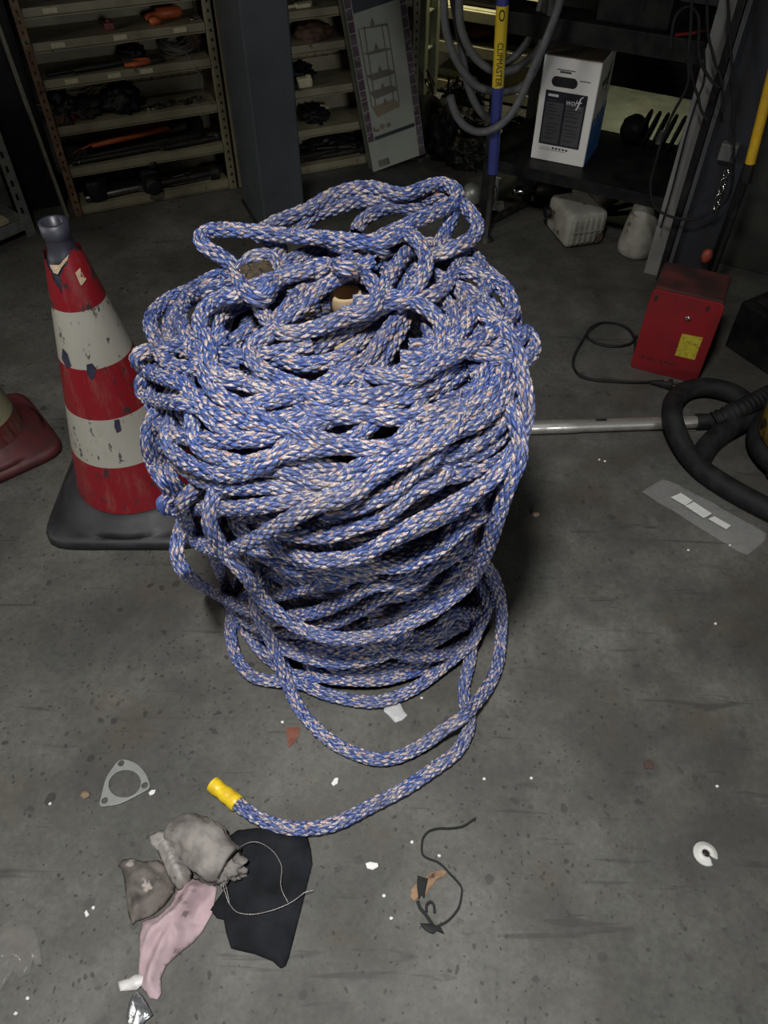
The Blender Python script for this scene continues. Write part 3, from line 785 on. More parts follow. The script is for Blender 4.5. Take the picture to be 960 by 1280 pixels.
for k in range(16):
    ph = random.uniform(0, 6.28); rr = random.uniform(.025, .05); tl = random.uniform(-.9, .9); zc = random.uniform(.03, .05)
    mb.tube([M @ Vector((rr * 1.3 * math.cos(a + ph), rr * math.sin(a + ph), max(.006, zc + rr * .55 * math.sin(a + ph + tl) * 1.0))) for a in np.linspace(0, 6.0, 26)], .0028, 5)
mb.tube([M @ Vector(p) for p in ((.01, -.06, .02), (.03, -.10, -.01), (.05, -.105, -.06), (.045, -.104, -.10))], .0022, 5)
tag(mb.build('wire_bundle', M_wire, loc=c), 'tangled grey wire bundle with an end hanging over the shelf lip', 'wire')
item_heap('alternator', 'dark reddish brown lump of machinery right of the wire bundle', 'part', 3, (245, 66), (.04, .045, .05), M_brown, 12, .3, .05)
item_heap('starter_motor', 'black rounded motor at the right end of the wire shelf', 'part', 3, (258, 66), (.028, .045, .035), M_black, 13, .2, .09)
# --- shelf with bolts and bags
item_heap('cable_heap', 'dark heap of cables at the left end of the shelf under the pliers', 'cable', 2, (72, 152), (.06, .07, .05), M_dark, 21, .45, .06)
item_heap('brake_part', 'dull brown lump in front of the dark cable heap', 'part', 2, (68, 156), (.035, .03, .025), M_brown, 22, .3, .0)
c = G(91, 152, zsh(2)) + D * .01; mb = MB(); mb.lathe([(0, 0), (.014, 0), (.014, .014), (.010, .018), (0, .018)], 14, frame(c, E)); tag(mb.build('screw_cap', M_red, loc=c), 'small red screw cap at the lip of the shelf below the pliers', 'cap')
item_heap('oily_rag', 'crumpled black rag between the cable heap and the straw bundle', 'rag', 2, (108, 146), (.07, .06, .035), M_darkcloth, 24, .4, .05)
c = cl(G(128, 140, zsh(2)) + D * .11, .04); mb = MB(); M = frame(c, E)
for k in range(22):
    x0 = random.uniform(-.06, .0); y0 = random.uniform(-.03, .03)
    mb.tube([M @ Vector((x0, y0, .01 + random.random() * .05)), M @ Vector((x0 + .05, y0 * .7, .02 + random.random() * .06)), M @ Vector((x0 + .10, y0 + .01, .015 + random.random() * .06))], .0022, 4)
tag(mb.build('straw_bundle', M_wood, loc=c), 'pale straw coloured bundle of strips behind the black rag', 'bundle')
item_heap('black_bag', 'rounded black bag in the middle of the shelf below the pliers', 'bag', 2, (157, 141), (.07, .07, .055), M_black, 26, .25, .06)
for k in range(34):
    x = random.uniform(178, 252); y = 139 - (x - 178) * .16 + random.uniform(-5, 1)
    c = G(x, y, zsh(2)); a = random.uniform(0, 6.28); l = random.uniform(.014, .028)
    M = frame(c + Vector((0, 0, .0055)), (math.cos(a), math.sin(a), 0)) @ Matrix.Rotation(R(90), 4, 'Y')
    mb = MB(); mb.lathe([(0, -.005), (.0055, -.005), (.0055, 0), (.0030, .0), (.0030, l), (0, l)], 6, M, smooth=False)
    tag(mb.build('bolt', random.choice([M_chrome, M_steel, M_steel, M_dark]), loc=c), 'loose bolt in the scatter right of the black bag', 'bolt', 'loose bolts on the shelf')
# --- shelf with the long orange tool
z = zsh(1)
t = thing('bolt_cutter', 'long orange handled cutter lying on top of the dark bars', 'tool', G(160, 168, z + .03))
a, b = cl(G(113, 181, z + .045), .05), cl(G(208, 156, z + .055), .06)
d = (b - a).normalized(); q = Vector((-d.y, d.x, 0))
for k, w in ((0, .010), (1, .010)):
    mb = MB(); mb.tube([a + q * (.030 * k - .015), a.lerp(b, .5) + q * (.030 * k - .015), b + q * (.030 * k - .015)], [.008, w * 1.15, .011], 10); mb.build('handle', M_orange, t)
mb = MB(); mb.tube([a, a - d * .05 + Vector((0, 0, -.012)), a - d * .10 + Vector((0, 0, -.02))], [.004, .004, .003], 6); mb.build('rod', M_orange, t)
mb = MB(); M = frame(b, d); mb.prism([(-.005, -.022), (.03, -.018), (.09, -.010), (.115, -.004), (.115, .006), (.09, .012), (.03, .020), (-.005, .022)], -.006, .006, M, bev=.002); mb.tube([b + d * .015, b + d * .06], .008, 8); mb.build('jaws', M_dark, t)
bars = [((85, 212), (200, 186), .011, 'hook', 'dark bar with hooked end nearest the shelf lip'), ((100, 205), (262, 172), .009, 'socket', 'long thin dark bar just behind the hooked bar'), ((92, 200), (240, 170), .012, 'jaw', 'dark bar with a jaw lying under the orange cutter'), ((120, 198), (268, 166), .008, 'open', 'long spanner lying at the back of the orange cutter shelf'), ((80, 194), (130, 184), .016, 'jaw', 'thick dark tool end at the left of the orange cutter shelf'), ((210, 190), (275, 176), .012, 'ring', 'dark ring spanner at the right end of the orange cutter shelf')]
for k, (p0, p1, r, hd, lb) in enumerate(bars): item_bar('steel_bar', lb, 'bar', 1, p0, p1, r, [M_dark, M_steel, M_dark, M_dark, M_black, M_dark][k], hd)
item_heap('tool_roll', 'dark crumpled tool roll at the left end of the orange cutter shelf', 'bag', 1, (95, 200), (.05, .06, .03), M_darkcloth, 33, .4, .02)
c = cl(G(245, 165, zsh(1)) + D * .12, .05); mb = MB(); M = frame(c, E); mb.box((0, 0, .035), (.05, .06, .07), M, bev=.01); mb.lathe([(.018, .07), (.018, .085), (.010, .09), (0, .09)], 14, M); tag(mb.build('oil_can', M_black, loc=c), 'small black can behind the jaws of the orange cutter', 'can')
# --- bottom shelf: spanners and heavy bars
bb = [((118, 256), (200, 228), .012, 'ring', M_dark, 'heavy dark ring spanner at the front of the bottom shelf'), ((112, 262), (182, 248), .013, 'open', M_steel, 'worn steel open spanner with round end on the bottom shelf'), ((140, 243), (185, 232), .007, 'open', M_chrome, 'shiny open spanner in the middle of the bottom shelf'), ((205, 225), (262, 204), .008, 'ring', M_chrome, 'shiny ring spanner at the right end of the bottom shelf'), ((200, 232), (268, 212), .012, 'jaw', M_dark, 'dark bar with jaws at the right of the bottom shelf'), ((190, 240), (265, 220), .014, 'socket', M_dark, 'dark socket bar below the shiny ring spanner'), ((130, 250), (225, 224), .009, 'hook', M_dark, 'hooked dark bar across the bottom shelf'), ((215, 238), (268, 226), .007, 'open', M_steel, 'small worn spanner near the lip of the bottom shelf')]
for k, (p0, p1, r, hd, m, lb) in enumerate(bb): item_bar('spanner' if hd in ('ring', 'open') else 'steel_bar', lb, 'spanner' if hd in ('ring', 'open') else 'bar', 0, p0, p1, r, m, hd, lift=.004 * (k % 3))
c = cl(G(195, 246, zsh(0)) + D * .03, .05); mb = MB(); M = frame(c, E)
mb.box((0, 0, .045), (.07, .09, .09), M, bev=.012); mb.lathe([(0, 0), (.03, 0), (.03, .05), (.02, .055), (0, .055)], 18, M @ Matrix.Translation((0, -.045, .045)) @ Matrix.Rotation(R(90), 4, 'X')); mb.lathe([(0, 0), (.018, 0), (.018, .03), (0, .03)], 12, M @ Matrix.Translation((.02, -.03, .09)))
tag(mb.build('gearbox', M_black, loc=c), 'squat black gearbox standing in the middle of the bottom shelf', 'part')
c = cl(G(150, 236, zsh(0)) + D * .10, .045); mb = MB(); M = frame(c, E); mb.box((0, 0, .035), (.16, .07, .07), M, bev=.006); mb.box((0, -.03, .072), (.06, .01, .008), M, bev=.002); tag(mb.build('tool_case', M_black, loc=c), 'long black case at the back of the bottom shelf', 'case')
c = cl(G(100, 262, zsh(0)) + D * .06, .06); c = c + E * .05; mb = MB(); M = frame(c, E); mb.lathe([(0, 0), (.045, 0), (.05, .01), (.05, .07), (.04, .08), (0, .08)], 22, M); mb.lathe([(.02, .08), (.02, .095), (0, .095)], 14, M); tag(mb.build('oil_filter', M_black, loc=c), 'round black canister at the left end of the bottom shelf', 'canister')
# --- second bay
def lump(name, lab, cat, i, p, d, m, sd, dep=.05, amp=.4): item_heap(name, lab, cat, i, p, d, m, sd, amp, dep)
item_bar('scraper', 'pale scraper on the upper shelf right of the steel post', 'tool', 4, (361, 21), (388, 17), .006, M_tag, 'jaw')
c = G(387, 47, zsh(3)) + D * .05; mb = MB(); M = frame(c, E); mb.tube([M @ Vector((0, 0, .0)), M @ Vector((.002, 0, .05)), M @ Vector((0, 0, .085))], [.006, .008, .006], 10); mb.lathe([(0, 0), (.012, 0), (.012, .004), (0, .004)], 12, M); tag(mb.build('brush', mat('yellowed plastic', (.45, .36, .13), (.33, .26, .1), 40, .5), loc=c), 'small yellowish upright brush on the dark shelf right of the post', 'brush')
lump('grease_tub', 'dark reddish tub on the shelf right of the steel post', 'tub', 3, (405, 60), (.07, .06, .035), M_brown, 41, .07, .15)
lump('hose_coil', 'black coil of hose on the shelf below the yellowish brush', 'hose', 2, (372, 98), (.06, .05, .035), M_black, 42, .04)
c = G(384, 112, zsh(2)) + D * .03; mb = MB(); M = frame(c, E); mb.box((0, 0, .018), (.06, .035, .036), M, bev=.008); mb.box((.018, 0, .038), (.016, .02, .006), M, bev=.002); tag(mb.build('soap_block', M_tag, loc=c), 'cream block at the front of the shelf right of the post', 'block')
lump('clamp_pile', 'dark pile of clamps beside the cream block', 'clamp', 2, (367, 118), (.03, .04, .025), M_dark, 43, .0)
lump('valve_block', 'dark part with pale edges on the shelf below the cream block', 'part', 1, (392, 150), (.05, .06, .03), M_black, 44, .05)
item_bar('glow_plug', 'pale short rod on the shelf below the cream block', 'rod', 1, (391, 131), (402, 133), .005, M_tag, 'socket', lift=.03)
for k, (p0, p1, m, lb) in enumerate([((375, 200), (455, 192), M_dark, 'dark bar at the front of the bottom shelf behind the carton'), ((378, 192), (450, 178), M_steel, 'worn steel bar sloping across the bottom shelf behind the carton'), ((385, 205), (440, 184), M_dark, 'thin dark bar crossing the worn steel bar'), ((372, 208), (430, 204), M_dark, 'hooked bar lying along the lip right of the steel post'), ((395, 186), (455, 200), M_dark, 'dark rod slanting under the worn steel bar')]):
    item_bar('steel_bar', lb, 'bar', 0, p0, p1, [.012, .008, .007, .010, .007][k], m, ['socket', 'open', 'hook', 'hook', 'ring'][k], lift=.006 * k)
lump('drive_shaft', 'dark drive shaft at the back of the bottom shelf behind the carton', 'shaft', 0, (420, 190), (.13, .03, .03), M_dark, 45, .08, .3)
# ================================================================ steel post in front of the shelves
PC = G(333, 300)
post = thing('steel_post', 'blue grey square steel post standing behind the rope heap', 'post', PC)
MP = frame(PC, E)
M_post = mat('blue grey post paint', (.055, .062, .070), (.04, .045, .05), 6, .5, c3=(.035, .035, .035), s3=50, t3=.68)
mb = MB(); mb.box((.08, .16, .75), (.155, .32, 1.5), MP, bev=.006); mb.build('column', M_post, post)
mb = MB(); mb.box((.08, .16, .006), (.17, .335, .012), MP, bev=.003); mb.build('base_plate', M_dark, post)
for sx, sy in ((.19, .05), (.19, .27)):
    mb = MB(); mb.lathe([(0, .012), (.012, .012), (.012, .024), (.006, .026), (.006, .034), (0, .034)], 6, MP @ Matrix.Translation((sx, sy, 0))); mb.build('anchor_bolt', M_dark, post)
# ================================================================ flat carton leaning
FO = G(467, 216); a10 = R(9.5)
cx_ = (E * math.cos(a10) + Vector((0, 0, math.sin(a10)))).normalized(); cu_ = (Vector((0, 0, math.cos(a10))) - E * math.sin(a10)).normalized()
lean = R(1.2); nrm = cx_.cross(cu_); cu_ = (cu_ * math.cos(lean) - nrm * math.sin(lean)).normalized()
FM = face_frame(FO, cx_, cu_)
W = (ONP(532, 193, FO, FM.to_3x3() @ Vector((0, 0, 1))) - FO).dot(cx_)
def fpt(x, y):
    p = ONP(x, y, FO, FM.to_3x3() @ Vector((0, 0, 1))) - FO; return p.dot(cx_), p.dot(cu_)
print('carton W', W, [fpt(*p) for p in ((425, 0), (497, 0), (440, 100), (455, 178), (520, 160))])
M_carton = mat('pale carton print', (.40, .41, .34), (.32, .33, .27), 5, .5)
M_band = mat('dark print band', (.035, .04, .05), (.05, .055, .06), 8, .5)
M_plum = mat('plum photo squares', (.085, .045, .06), (.14, .10, .12), 30, .5, c3=(.28, .24, .24), s3=50, t3=.62)
M_taupe = mat('printed taupe shelf', (.17, .155, .12), (.14, .125, .095), 20, .6)
M_tan = mat('printed tan wood', (.25, .20, .13), (.21, .17, .11), 20, .6)
car = thing('flat_carton', 'tall flat carton with a printed picture of a shelf rack leaning on the shelving', 'carton', FO)
HC = 1.0
mb = MB(); mb.box((W / 2, HC / 2, -.032), (W, HC, .06), FM, bev=.003); mb.build('carton_body', M_carton, car)
def quad(mb, pts, m, z=.0006, M=FM):
    mb.add([(p[0], p[1], z) for p in pts], [tuple(range(len(pts)))], M, m)
def line(mb, a, b, w, m, z=.0008, M=FM):
    a, b = Vector(a), Vector(b); d = (b - a).normalized(); q = Vector((-d.y, d.x)) * w / 2
    quad(mb, [a - q, b - q, b + q, a + q], m, z, M)
mb = MB(); v0 = fpt(463, 178)[1]; st = (fpt(433, 30)[1] - v0) / 10
for side in (0, 1):
    mb = MB()
    x0 = .0 if side == 0 else W - .030
    n0 = 0 if side == 0 else -3
    for i in range(n0, 22):
        y0 = v0 + i * st * .92
        if y0 < .003 or y0 > HC - .05: continue
        quad(mb, [(x0 + .002, y0), (x0 + .026, y0), (x0 + .026, y0 + st * .84), (x0 + .002, y0 + st * .84)], M_plum)
    mb.build('photo_border', None, car)
mb = MB()
pa, pb = Vector(fpt(467, 174)), Vector(fpt(517, 157)); line(mb, (.030, pa.y), (W - .032, pa.y), .014, M_band); mb.build('print_band', None, car); mb = MB()
yt = fpt(470, 8)[1]; quad(mb, [(.03, yt), (W - .03, yt), (W - .03, yt + .12), (.03, yt + .12)], M_band)
mb.build('print_band', None, car)
mb = MB()
def F2(x, y): return Vector(fpt(x, y))
TL, TR, TL2, TR2 = F2(448, 36), F2(477, 30), F2(455, 33), F2(484, 29)
BL, BR, BL2, BR2 = F2(465, 134), F2(492, 124), F2(471, 141), F2(499, 128)
for a, b in ((TL, BL), (TR, BR), (TL2, BL2 + Vector((0, .008))), (TR2, BR2)): line(mb, a, b, .0042, M_taupe, .0009)
for k, th in ((0, .008), (.30, .005), (.58, .010), (.80, .010), (1, .016)):
    p = [TL.lerp(BL, k), TL2.lerp(BL2, k), TR2.lerp(BR2, k), TR.lerp(BR, k)]
    quad(mb, [p[0], p[1] - Vector((0, th)), p[2] - Vector((0, th)), p[2], p[3]], M_tan if k == 1 else M_taupe, .0010)
    c = (p[0] + p[2]) / 2; quad(mb, [c + Vector(q) for q in ((-.007, .0), (.007, .0), (.008, .010), (.003, .020), (.001, .028), (-.003, .020), (-.008, .010))], M_taupe, .0012)
mb.build('printed_rack', None, car)
mb = MB()
for (x, y), (w, h), m in (((472, 163), (.02, .012), M_tan), ((478, 158), (.024, .02), M_tan), ((486, 156), (.022, .018), M_taupe), ((468, 162), (.008, .022), M_taupe)):
    c = F2(x, y); quad(mb, [c + Vector((w * .5 * math.cos(t), h * .5 * math.sin(t))) for t in np.linspace(0, 6.28, 9)[:-1]], m, .0011)
mb.build('printed_still_life', None, car)
mb = MB(); c = F2(480, 203)
for i in range(14):
    quad(mb, [(c.x - .024 + i * .0035, c.y - .014), (c.x - .024 + i * .0035 + random.choice((.001, .002, .0026)), c.y - .014), (c.x - .024 + i * .0035 + .0018, c.y + .014), (c.x - .024 + i * .0035, c.y + .014)], M_band, .0008)
mb.build('barcode', None, car)
# ================================================================ far left: black cabinet, leaning strip, slotted-angle rack
t = thing('metal_cabinet', 'black metal cabinet between the rusty upright and the galvanised rack', 'cabinet', SF @ Vector((-.17, .12, 0)))
mb = MB(); mb.box((-.115, .22, .60), (.20, .20, 1.2), SF, bev=.004); mb.build('body', M_black, t)
mb = MB(); mb.box((-.115, .117, .60), (.18, .006, 1.12), SF, bev=.002); mb.build('door', M_black, t)
mb = MB(); mb.tube([SF @ Vector(p) for p in ((-.06, .115, .55), (-.06, .098, .56), (-.06, .098, .64), (-.06, .115, .65))], .005, 8); mb.build('handle', M_dark, t)
p0 = G(84, 271, .006); p1 = AY(33, 130, p0.y + .02); p2 = p0 + (p1 - p0) * 2.3
mb = MB(); mb.tube([p0, p1, p2], .008, 4, spin=.78); mb.tube([p0 - Vector((0, 0, .004)), p0 + (p1 - p0) * .02], .011, 8)
tag(mb.build('metal_strip', mat('bare aluminium', (.42, .39, .30), (.33, .30, .22), 50, .45, .5), loc=(p0.x, p0.y, 0)), 'thin pale metal strip leaning along the rusty upright', 'strip')
GO = G(46, 292); e2 = (G(46, 292) - G(0, 312)); e2.z = 0; e2.normalize()
GM = frame(GO, e2)
t = thing('slotted_angle_rack', 'galvanised slotted angle rack at the picture edge holding a carton', 'rack', GO)
def angle_post(s, d, nm='upright'):
    mb = MB(); mb.box((s, d, .6), (.038, .003, 1.2), GM, m=M_galv); mb.box((s + .0175, d + .018, .6), (.003, .036, 1.2), GM, m=M_galv)
    for i in range(24):
        mb.box((s - .004, d - .0018, .05 + i * .05), (.010, .001, .022), GM, m=M_black)
    mb.build(nm, None, t)
angle_post(-.02, 0); angle_post(-.02, .24); angle_post(-.80, 0); angle_post(-.80, .24)
for z in (.05, .42, .80):
    mb = MB(); mb.box((-.41, -.001, z), (.80, .003, .04), GM, bev=.001); mb.build('beam', M_galv, t)
    mb = MB(); mb.box((-.41, .13, z + .018), (.78, .24, .006), GM); mb.build('shelf', M_galv, t)
c = GM @ Vector((-.17, .15, .0715)); M = frame(c, e2)
t = thing('cardboard_box', 'brown cardboard box on the galvanised rack at the picture edge', 'box', c)
mb = MB(); mb.box((0, 0, .07), (.20, .14, .14), M, bev=.003); mb.build('carton_body', M_board, t)
mb = MB(); mb.box((-.05, 0, .142), (.098, .14, .003), M); mb.build('flap', M_board, t)
mb = MB(); mb.box((.052, 0, .142), (.098, .14, .003), M); mb.build('flap', M_board, t)
mb = MB(); mb.box((.0, -.02, .145), (.05, .10, .003), M); mb.build('paper_label', M_tag, t)
c = GM @ Vector((-.2, .03, .0715)); M = frame(c, e2); mb = MB(); mb.box((0, 0, .008), (.24, .05, .016), M, bev=.002); tag(mb.build('wooden_batten', mat('pale wood', (.45, .38, .24), (.36, .30, .18), 12, .7), loc=c), 'pale wooden batten in front of the cardboard box', 'batten')
# ================================================================ black metal rack with the oil box
A = Vector((.878, -.479, 0)); B = Vector((.479, .878, 0))
RO = G(604, 278); RM = frame(RO, A)
RI = RM.inverted()
ZB = .25; RL, RD = .65, .40
rack = thing('metal_rack', 'black metal rack with a shelf carrying the white and blue box', 'rack', RO)
for s, d, h in ((0, 0, 1.35), (0, RD, 1.35), (RL, RD, 1.35), (RL, 0, .70)):
    mb = MB(); mb.box((s, d, h / 2), (.032, .032, h), RM, bev=.002); mb.build('post', M_black, rack)
mb = MB(); mb.box((RL / 2, RD / 2, ZB - .004), (RL + .03, RD + .03, .008), RM); mb.box((RL / 2, -.016, ZB - .020), (RL + .03, .006, .04), RM, bev=.001); mb.box((RL / 2, RD + .016, ZB - .02), (RL + .03, .006, .04), RM); mb.build('shelf', M_black, rack)
mb = MB(); mb.box((RL / 2, -.005, .68), (RL + .03, .03, .062), RM, bev=.002); mb.box((RL / 2, .055, .705), (RL + .03, .13, .008), RM); mb.build('upper_shelf', M_black, rack)
mb = MB(); mb.box((RL / 2, RD - .018, .56), (RL, .006, .28), RM)
dark_panel = mb.build('back_panel', M_black, rack)  # black sheet added to hide the lit floor and keep the gap dark
for k in range(9):
    mb = MB(); mb.box((.46, RD - .026, .45 + k * .024), (.17, .010, .008), RM, bev=.002); mb.build('vent_rib', M_black, dark_panel)
mb = MB(); mb.box((.36, RD - .024, .60), (.016, .008, .03), RM, bev=.002); mb.build('catch', M_tag, dark_panel)
q0, q1 = G(604, 280, .02), G(656, 254, .02)
mb = MB(); mb.tube([q0, q1], .016, 4, spin=.785); mb.build('foot_rail', M_dark, rack)
mb = MB(); M = frame(G(657, 254), (q1 - q0)); mb.box((0, 0, (ZB - .01) / 2), (.028, .028, ZB - .01), M); mb.build('post', M_black, rack)
# ---- the box
b0, b1 = G(663, 197, ZB + .0008), G(728.5, 209.7, ZB + .0008)
bx = (b1 - b0).normalized(); BW = (b1 - b0).length; BM = frame(b0, bx)
bn = Vector((-bx.y, bx.x, 0)); BH = ONP(744.6, 77.7, b1, bn).z - ZB
BD = BW * 1.02
print('box', BW, BH)
bk = thing('oil_box', 'white and blue carton box with black label and hand hole standing on the black rack', 'box', b0)
M_bwhite = mat('white carton', (.90, .87, .82), (.82, .79, .74), 7, .55)
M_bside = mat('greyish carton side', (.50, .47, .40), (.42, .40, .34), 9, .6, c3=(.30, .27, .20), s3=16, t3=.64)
M_blue = mat('blue carton print', (.035, .13, .33), (.028, .10, .27), 8, .5)
M_lab = mat('black label print', (.016, .017, .026), (.022, .023, .032), 9, .45)
M_lab2 = mat('grey small print', (.085, .085, .09), (.07, .07, .075), 90, .5)
M_ink = mat('black ink', (.012, .012, .014), None, rough=.6)
M_lw = mat('white print', (.75, .75, .75), None, rough=.5)
mb = MB(); mb.box((BW / 2, BD / 2, BH / 2), (BW, BD, BH), BM, bev=.003, m=M_bwhite)
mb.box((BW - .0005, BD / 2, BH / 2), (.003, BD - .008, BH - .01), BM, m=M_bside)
mb.build('carton_body', None, bk)
mb = MB(); M_top = mat('dusty brown carton top', (.17, .12, .075), (.10, .075, .05), 8, .85)
mb.box((BW * .27, BD / 2, BH + .001), (BW * .46 + .004, BD, .004), BM); mb.box((BW * .77, BD / 2, BH + .001), (BW * .46, BD, .004), BM); mb.build('flap', M_top, bk)
fM = face_frame(b0 - bn * .0012, bx, (0, 0, 1))
def fb(x, y):
    p = ONP(x, y, b0, bn) - b0; return p.dot(bx), p.z
# hand hole
h = [fb(693.0, 101), fb(719, 105)]; hc = ((h[0][0] + h[1][0]) / 2, (h[0][1] + h[1][1]) / 2); hw = abs(h[1][0] - h[0][0]) / 2 * .78; hh = .016
mb = MB(); pts = [(hc[0] + (hw if math.cos(t) > 0 else -hw) + hh * math.cos(t), hc[1] + hh * math.sin(t)) for t in np.linspace(0, 2 * math.pi, 25)[:-1]]
quad(mb, pts, M_ink, .0006, fM); mb.build('hand_hole', None, bk)
def fq(mb, x0, y0, x1, y1, m, z): quad(mb, [(x0, y0), (x1, y0), (x1, y1), (x0, y1)], m, z, fM)
l0, l1 = fb(671, 177), fb(731.5, 118); lx0 = BW * .115; lx1 = BW * .86; ly0, ly1 = fb(673, 178)[1], fb(680, 111)[1]
mb = MB(); fq(mb, lx0, ly0, lx1, ly1, M_lab, .0006); mx_ = (lx0 + lx1) / 2; hb = ly1 - (ly1 - ly0) * .20
fq(mb, lx0 + .006, ly0 + .006, mx_ - .004, hb, M_lab2, .0009); fq(mb, mx_ + .004, ly0 + .006, lx1 - .006, hb, M_lab2, .0009)
rr = random.Random(4); y = hb - .010
while y > ly0 + .012:
    for xa in (lx0 + .008, mx_ + .006):
        wl = (lx1 - lx0) / 2 - .018; fq(mb, xa + rr.random() * .01, y, xa + wl * rr.uniform(.55, 1), y + .0022, M_lab, .0011)
    y -= rr.choice((.010, .013, .016))
fq(mb, lx0 + .010, ly1 - .018, lx0 + .045, ly1 - .010, M_lw, .0011); fq(mb, lx0 + .010, ly1 - .030, lx0 + .040, ly1 - .027, M_lab2, .0011)
mb.build('label', None, bk)
def wolf(mb, M, cx, cy, w, m, z):
    """the brand word with its long slanted f"""
    T = M @ Matrix.Translation((cx - w * .13, cy, z)); mb.text('wol', w * .52, T, m, w * .70, .0003, .25)
    F = [(.20, -.36), (.27, -.30), (.34, .02), (.24, .02), (.25, .08), (.36, .09), (.43, .33), (.58, .45), (.66, .42), (.60, .37), (.52, .36), (.47, .10), (.58, .11), (.57, .05), (.46, .03), (.38, -.28), (.28, -.42)]
    mb.add([(cx + p[0] * w, cy + p[1] * w, z + .0003) for p in F], [tuple(range(len(F)))], M, m)
    mb.add([(cx + w * (.52 + .03 * math.cos(t)), cy + w * (-.26 + .03 * math.sin(t)), z + .0003) for t in np.linspace(0, 6.28, 9)[:-1]], [tuple(range(8))], M, m)
mb = MB(); wolf(mb, fM, lx1 - .046, ly1 - .028, .052, M_lw, .0012); mb.build('lettering', None, bk)
mb = MB()
for i in range(6): fq(mb, lx0 + .008 + i * .006, ly0 - .012, lx0 + .012 + i * .006, ly0 - .0105, M_lab2, .0006)
for i in range(5): fq(mb, lx0 + .05 + i * .012, ly0 - .013, lx0 + .057 + i * .012, ly0 - .007, M_ink, .0006)
fq(mb, lx0 + .004, ly0 - .018, lx0 + .1, ly0 - .0168, M_lab2, .0006)
fq(mb, hc[0] - .03, hc[1] + .035, hc[0] + .03, hc[1] + .038, M_lab2, .0006); fq(mb, hc[0] - .02, hc[1] + .027, hc[0] + .018, hc[1] + .033, M_lab2, .0006); fq(mb, hc[0] + .05, hc[1] + .01, hc[0] + .085, hc[1] + .0125, M_lab2, .0006)
mb.build('small_print', None, bk)
sM = face_frame(BM @ Vector((BW + .0014, 0, 0)), bn, (0, 0, 1))
mb = MB(); top = BH * .46; pts = [(.004, .004), (BD - .004, .004), (BD - .004, top * 1.06)]
for i in range(40, -1, -1):
    t = i / 40; yv = top * (1 + .06 * t)
    for c_, w_, d_ in ((.22, .07, .05), (.55, .06, .045), (.86, .05, .03)):
        if abs(t - c_) < w_: yv -= d_ * .55 * math.sqrt(max(0, 1 - ((t - c_) / w_) ** 2)) + .004
    pts.append((.004 + t * (BD - .008), yv))
mb.add([(p[0], p[1], .0006) for p in pts], [tuple(range(len(pts)))], sM, M_blue)
for c_, w_, yy in ((.22, .035, .94), (.55, .025, .96)): quad(mb, [(BD * c_ + .008 * math.cos(t), top * yy + .008 * math.sin(t)) for t in np.linspace(0, 6.28, 13)[:-1]], M_tan, .0009, sM)
M_blue2 = mat('pale blue print', (.10, .22, .42), None, rough=.5)
for i in range(5): quad(mb, [(BD * .12, top * (.80 - i * .085)), (BD * (.42 - .04 * (i % 2)), top * (.815 - i * .085)), (BD * (.42 - .04 * (i % 2)), top * (.835 - i * .085)), (BD * .12, top * (.82 - i * .085))], M_blue2, .0009, sM)
mb.build('blue_print', None, bk)
mb = MB(); wolf(mb, sM, BD * .50, BH * .76, BD * .50, M_ink, .0006); quad(mb, [(BD * .26, BH * .665), (BD * .56, BH * .68), (BD * .56, BH * .688), (BD * .26, BH * .673)], M_lab2, .0006, sM); mb.build('lettering', None, bk)
# ---- other things on the rack
def on_rack(x, y): return G(x, y, ZB + .001)
c = on_rack(806, 182); c = RM @ Vector((RI @ c).xyz); M = frame(c, A)
t = thing('cable_reel', 'black caged coil of cable on the rack shelf right of the box', 'cable', c)
for k in range(6):
    mb = MB(); a0 = k * .42 - .9; mb.tube([M @ Vector((-.02 + .03 * k + .012 * math.sin(f), .055 * math.cos(f), .062 + .055 * math.sin(f))) for f in np.linspace(0, 2 * math.pi, 21)[:-1]], .0055, 6, True); mb.build('turn', M_rub, t)
mb = MB(); mb.blob((-.05, .0, .05), (.05, .055, .05), 51, .15, 1.5, 3, 0, M); mb.build('plug_head', M_black, t)
mb = MB(); mb.box((.05, -.03, .05), (.028, .012, .05), M, bev=.003); mb.build('clip', M_galv, t)
c = RM @ Vector((.40, .06, .7095)); M = frame(c, A); mb = MB(); mb.box((0, 0, .05), (.22, .10, .1), M, bev=.008); mb.box((0, -.051, .06), (.06, .004, .03), M); tag(mb.build('tool_box', M_black, loc=c), 'black tool box on the upper shelf of the black rack', 'box')
c = RM @ Vector((.565, .0, .7095)); M = frame(c, (A + B * .7)); mb = MB(); mb.tube([M @ Vector((-.03, 0, .006)), M @ Vector((.03, 0, .010))], .005, 8); mb.tube([M @ Vector((.03, 0, .010)), M @ Vector((.06, 0, .014))], .003, 6, m=M_steel); mb.mats[0:1] = [M_red] if not mb.mats or mb.mats[0] is M_steel else mb.mats[0:1]
tag(mb.build('screwdriver', M_red, loc=c), 'red screwdriver lying on the upper shelf of the rack', 'screwdriver')
